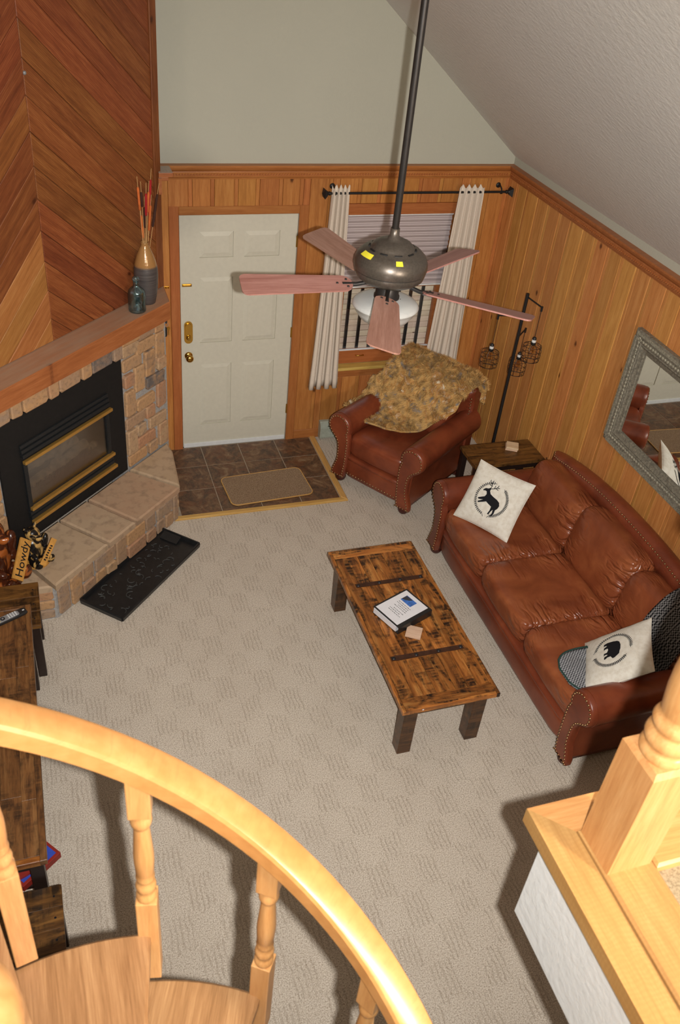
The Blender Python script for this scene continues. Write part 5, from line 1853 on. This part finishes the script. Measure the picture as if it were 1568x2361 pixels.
def bench(label, y0, y1):
    t = thing('plank_bench', label, 'bench', (-1.52, (y0 + y1) / 2, 0), 0, 'brown plank benches at the ends of the console')
    h_ = (y1 - y0) / 2; fr = Frame((0, 0, .425), (1, 0, 0), (0, 1, 0))
    for k in range(3): plate('plank', rect(-.29, -h_ + k * 2 * h_ / 3, .27, -h_ + (k + 1) * 2 * h_ / 3), .026, fr, M['bench_wood'], t, grain=0, ch=.0007, gap=.0002)
    for sx in (-1, 1):
        for sy in (-1, 1):
            m = MB(); m.box((sx * .235, sy * (h_ - .035), .2125), (.05, .05, .425), ch=.003); m.build('leg', M['espresso'], t)
    m = MB(); m.box((0, h_ - .035, .39), (.42, .02, .06)); m.box((0, -h_ + .035, .39), (.42, .02, .06)); m.build('apron', M['espresso'], t)
    for k in range(3):
        for x in (-.23, .235):
            m = MB(); m.lathe([(.006, 0), (.005, .001)], 8, (x, -h_ + (k + .5) * 2 * h_ / 3, .4505)); m.build('screw_hole', M['ink'], t)
    return t
bench('brown plank bench at the hearth end of the console', -2.405, -2.015)
bench('brown plank bench at the stair end of the console', -4.40, -4.095)

# remote control
rm = thing('remote_control', 'silver and black remote control on the console table', 'remote', (-1.42, -2.535, CZ + .001), R(25))
m = MB(); m.puff((0, 0, .011), (.235, .052, .022), (8, 8, 4), 8); m.build('body', M['plastic_black'], rm)
m = MB(); m.puff((-.015, 0, .0205), (.175, .042, .006), (8, 8, 6), 6); m.build('keypad_plate', M['silver'], rm)
for r_ in range(4):
    for c_i in range(3):
        m = MB(); m.box((.055 - r_ * .014, -.012 + c_i * .012, .0242), (.008, .007, .003), ch=.001); m.build('button', M['white_metal'], rm)
m = MB(); m.lathe([(.013, .022), (.013, .0255)], 16, (-.022, 0, 0)); m.build('navigation_ring', M['louver'], rm)
m = MB(); m.lathe([(.006, .0255), (.006, .0265)], 12, (-.022, 0, 0)); m.build('navigation_key', M['silver'], rm)
for k, mt in enumerate(('yellow', 'blue_card', 'red_paper')):
    m = MB(); m.box((-.045, -.012 + k * .012, .0242), (.007, .007, .003), ch=.001); m.build('colour_key', M[mt], rm)
m = MB(); m.box((.1, 0, .0225), (.012, .008, .001)); m.build('logo_mark', M['white_metal'], rm)

# cards on the console shelf
gb = thing('board_game_box', 'blue card box with red border sticking out from the console shelf', 'box', (-1.40, -3.87, .34), R(38))
m = MB(); m.box((0, 0, .02), (.22, .22, .04), ch=.002); m.build('box_lid', M['red_paper'], gb)
m = MB(); m.box((0, 0, .0405), (.19, .19, .002)); m.build('cover_print', M['blue_card'], gb)
g2 = thing('magazine', 'pale blue magazine with red edge lying on the blue box under the console', 'magazine', (-1.46, -3.93, .3825), R(22))
m = MB(); m.box((0, 0, .006), (.2, .13, .012)); m.build('pages', M['red_paper'], g2)
m = MB(); m.box((0, .0, .0125), (.2, .06, .0015)); m.build('cover_print', M['sky_card'], g2)

# ------------------------------------------------------------------ mantel things
vz = thing('vase', 'tall bronze shouldered vase standing on the mantel shelf', 'vase', (-.305, -.425, 1.567))
m = MB(); m.lathe([(.055, 0), (.06, .004), (.07, .05), (.079, .12), (.084, .2), (.082, .255), (.073, .305), (.056, .355), (.038, .395), (.027, .415), (.025, .43), (.029, .44), (.024, .438), (.019, .425), (.019, .38)], 36, cap=False); m.build('body', M['vase'], vz)
random.seed(17)
specs = [('cat_orange', -.075, -.02, .90, .16, 'tall orange cattail leaning furthest left in the bronze vase'), ('cat_brown', -.04, -.02, .86, .10, 'tall thin dark brown cattail next to the leftmost orange one'),
         ('cat_orange', -.03, .0, .70, .16, 'short orange brown cattail low in the middle of the vase'), ('cat_red', .015, -.02, .84, .15, 'bright red cattail in the middle of the vase'),
         ('cat_orange', .035, -.03, .85, .14, 'tall orange cattail beside the bright red one in the middle'), ('cat_brown', .03, .01, .74, .14, 'dark brown cattail hidden behind the middle orange stems'),
         ('cat_orange', .065, -.02, .75, .17, 'shorter orange cattail leaning right in the vase'), ('cat_red', .125, .02, .90, .24, 'dark red cattail leaning right against the corner board'),
         ('cat_brown', .165, -.01, .80, .22, 'dark brown cattail leaning furthest right in the vase')]
for i, (mt, dx, dy, top, L, lab_) in enumerate(specs):
    s_ = thing('dried_cattail', lab_, 'dried plant', tuple(vz.location), 0, 'dried cattails in the mantel vase')
    dr_ = FP.ux * dx + FP.un * (-dy)
    P0 = Vector((random.uniform(-.006, .006), random.uniform(-.006, .006), .2)); P1 = Vector((dr_.x, dr_.y, top))
    u = (P1 - P0)
    m = MB(); m.tube([P0, P0 + u * .5, P1], .0022, 6); m.build('stem', M['straw'], s_)
    e = 1 - .07 / u.length; b0 = e - L / u.length
    m = MB(); m.tube([P0 + u * b0, P0 + u * (b0 + .012), P0 + u * ((b0 + e) / 2), P0 + u * (e - .012), P0 + u * e], [.003, .0085, .009, .008, .003], 10); m.build('seed_head', M[mt], s_)
bt = thing('glass_bottle', 'blue green glass bottle with ball stopper on the mantel shelf', 'bottle', (-.392, -.565, 1.567))
m = MB(); m.lathe([(r_ * 1.36, z_ * 1.02) for r_, z_ in [(.002, .002), (.04, .001), (.044, .006), (.045, .02), (.043, .03), (.0445, .036), (.0445, .118), (.042, .126), (.044, .132), (.04, .15), (.028, .168), (.017, .178), (.014, .186), (.014, .21), (.016, .214),
                   (.0125, .214), (.0105, .208), (.0105, .188), (.014, .174), (.026, .162), (.037, .146), (.04, .13), (.04, .03), (.04, .012), (.002, .009)]], 32, cap=False); m.build('body', M['blue_glass'], bt)
m = MB(); m.lathe([(.0115, .2), (.0125, .22), (.022, .224), (.025, .233), (.022, .246), (.011, .253), (.001, .255)], 20, cap=False); m.build('stopper', M['blue_glass'], bt)
bk = thing('wire_globe_ornament', 'dark round wire ornament at the left end of the mantel shelf', 'ornament', tuple(hw(-1.235, -.02)) [:2] + (1.567,))
m = MB()
for k in range(10):
    a = PI * k / 10
    m.tube([(.075 * math.cos(t_) * math.cos(a), .075 * math.cos(t_) * math.sin(a), .085 + .082 * math.sin(t_)) for t_ in [2 * PI * j / 24 for j in range(24)]], .0035, 6, closed=True)
m.lathe([(.035, 0), (.035, .006), (.01, .01)], 16)
m.build('wire_globe', M['iron_strap'], bk)

# keys on a hook
ky = thing('key_ring', 'black key fob and brass key on a hook left of the door', 'keys', (-.118, -.0145, 1.215))
m = MB(); m.box((0, -.002, 0), (.022, .004, .04), ch=.001); m.tube([(0, -.004, .012), (0, -.02, .008), (0, -.026, -.006), (0, -.018, -.014)], .0035, 7); m.build('hook', M['iron_bolt'], ky)
m = MB(); m.tube([(0 + .014 * math.sin(a), -.02, -.022 + .014 * math.cos(a)) for a in [2 * PI * k / 16 for k in range(16)]], .0018, 6, closed=True); m.build('split_ring', M['silver'], ky)
m = MB(); m.puff((-.012, -.018, -.085), (.036, .014, .085), (4, 3, 5), 6); m.build('fob', M['plastic_black'], ky)
m = MB(); m.lathe([(.013, -.002), (.013, .002)], 14, (.018, -.014, -.058), rx90); m.box((.019, -.014, -.09), (.008, .002, .05)); m.build('key', M['key_brass'], ky)

# ------------------------------------------------------------------ carved bears on the hearth
def bear(name, label, pos, rz, sc_, mat, pose):
    t = thing(name, label, 'figurine', pos, rz)
    t.scale = (1, 1, 1)
    m = MB()
    def blob(c, d, e=2.3, rot=None): m.puff(tuple(k * sc_ for k in c), tuple(k * sc_ for k in d), e, 6, rot)
    blob((0, .01, .15), (.21, .18, .27)); blob((0, -.005, .21), (.17, .15, .18))
    blob((0, -.015, .345), (.135, .13, .125)); blob((0, -.08, .325), (.065, .08, .055)); blob((0, -.118, .335), (.026, .02, .02))
    for s in (-1, 1):
        blob((s * .055, .01, .405), (.045, .028, .045)); blob((s * .105, -.03, .2), (.065, .075, .16), 2.3, Matrix.Rotation(s * .35, 3, 'Y'))
        blob((s * .085, -.095, .15), (.055, .11, .055)); blob((s * .07, -.09, .055), (.08, .16, .085)); blob((s * .072, -.155, .075), (.06, .03, .08))
    o = m.build('body', mat, t)
    rmh = o.modifiers.new('fuse', 'REMESH'); rmh.mode = 'VOXEL'; rmh.voxel_size = .0065 * sc_ if sc_ < 1 else .0075; rmh.use_smooth_shade = True
    m = MB(); m.lathe([(.115 * sc_, 0), (.12 * sc_, .01 * sc_), (.112 * sc_, .035 * sc_)], 22, (0, -.02 * sc_, 0)); m.build('log_base', M['sign_wood'] if pose == 1 else mat, t)
    return t
b1 = bear('bear_figurine', 'glossy brown carved bear statue holding a Howdy sign on the hearth', (-1.505, -1.79, .312), R(52), 1.18, M['bear_brown'], 0)
sg = MB(); sg.box((0, 0, 0), (.27, .016, .085), ch=.003); so_ = sg.build('sign', M['sign_wood'], b1); so_.location = (.06, -.17, .2); so_.rotation_euler = (R(-32), R(-34), R(18))
tm = text_mesh('Howdy', .08, .0008)
o = link('lettering', tm, M['ink'], so_); o.location = (0, -.0088, 0); o.rotation_euler = (PI / 2, 0, 0)
b2 = bear('bear_figurine', 'small black and tan carved bear holding a sign on the hearth', (-1.262, -1.64, .312), R(40), .70, M['bear_black'], 1)
sg = MB(); sg.box((0, 0, 0), (.19, .01, .04), ch=.002); so_ = sg.build('sign', M['sign_wood'], b2); so_.location = (.02, -.115, .125); so_.rotation_euler = (R(-30), R(-40), R(10))
m = MB()
random.seed(2)
for k in range(7): m.box((-.055 + k * .0165, -.0056, random.uniform(-.003, .003)), (.009, .001, .016), Matrix.Rotation(random.uniform(-.3, .3), 3, 'Y'))
m.build('worn_lettering', M['ink'], so_)
bpy.context.view_layer.update()
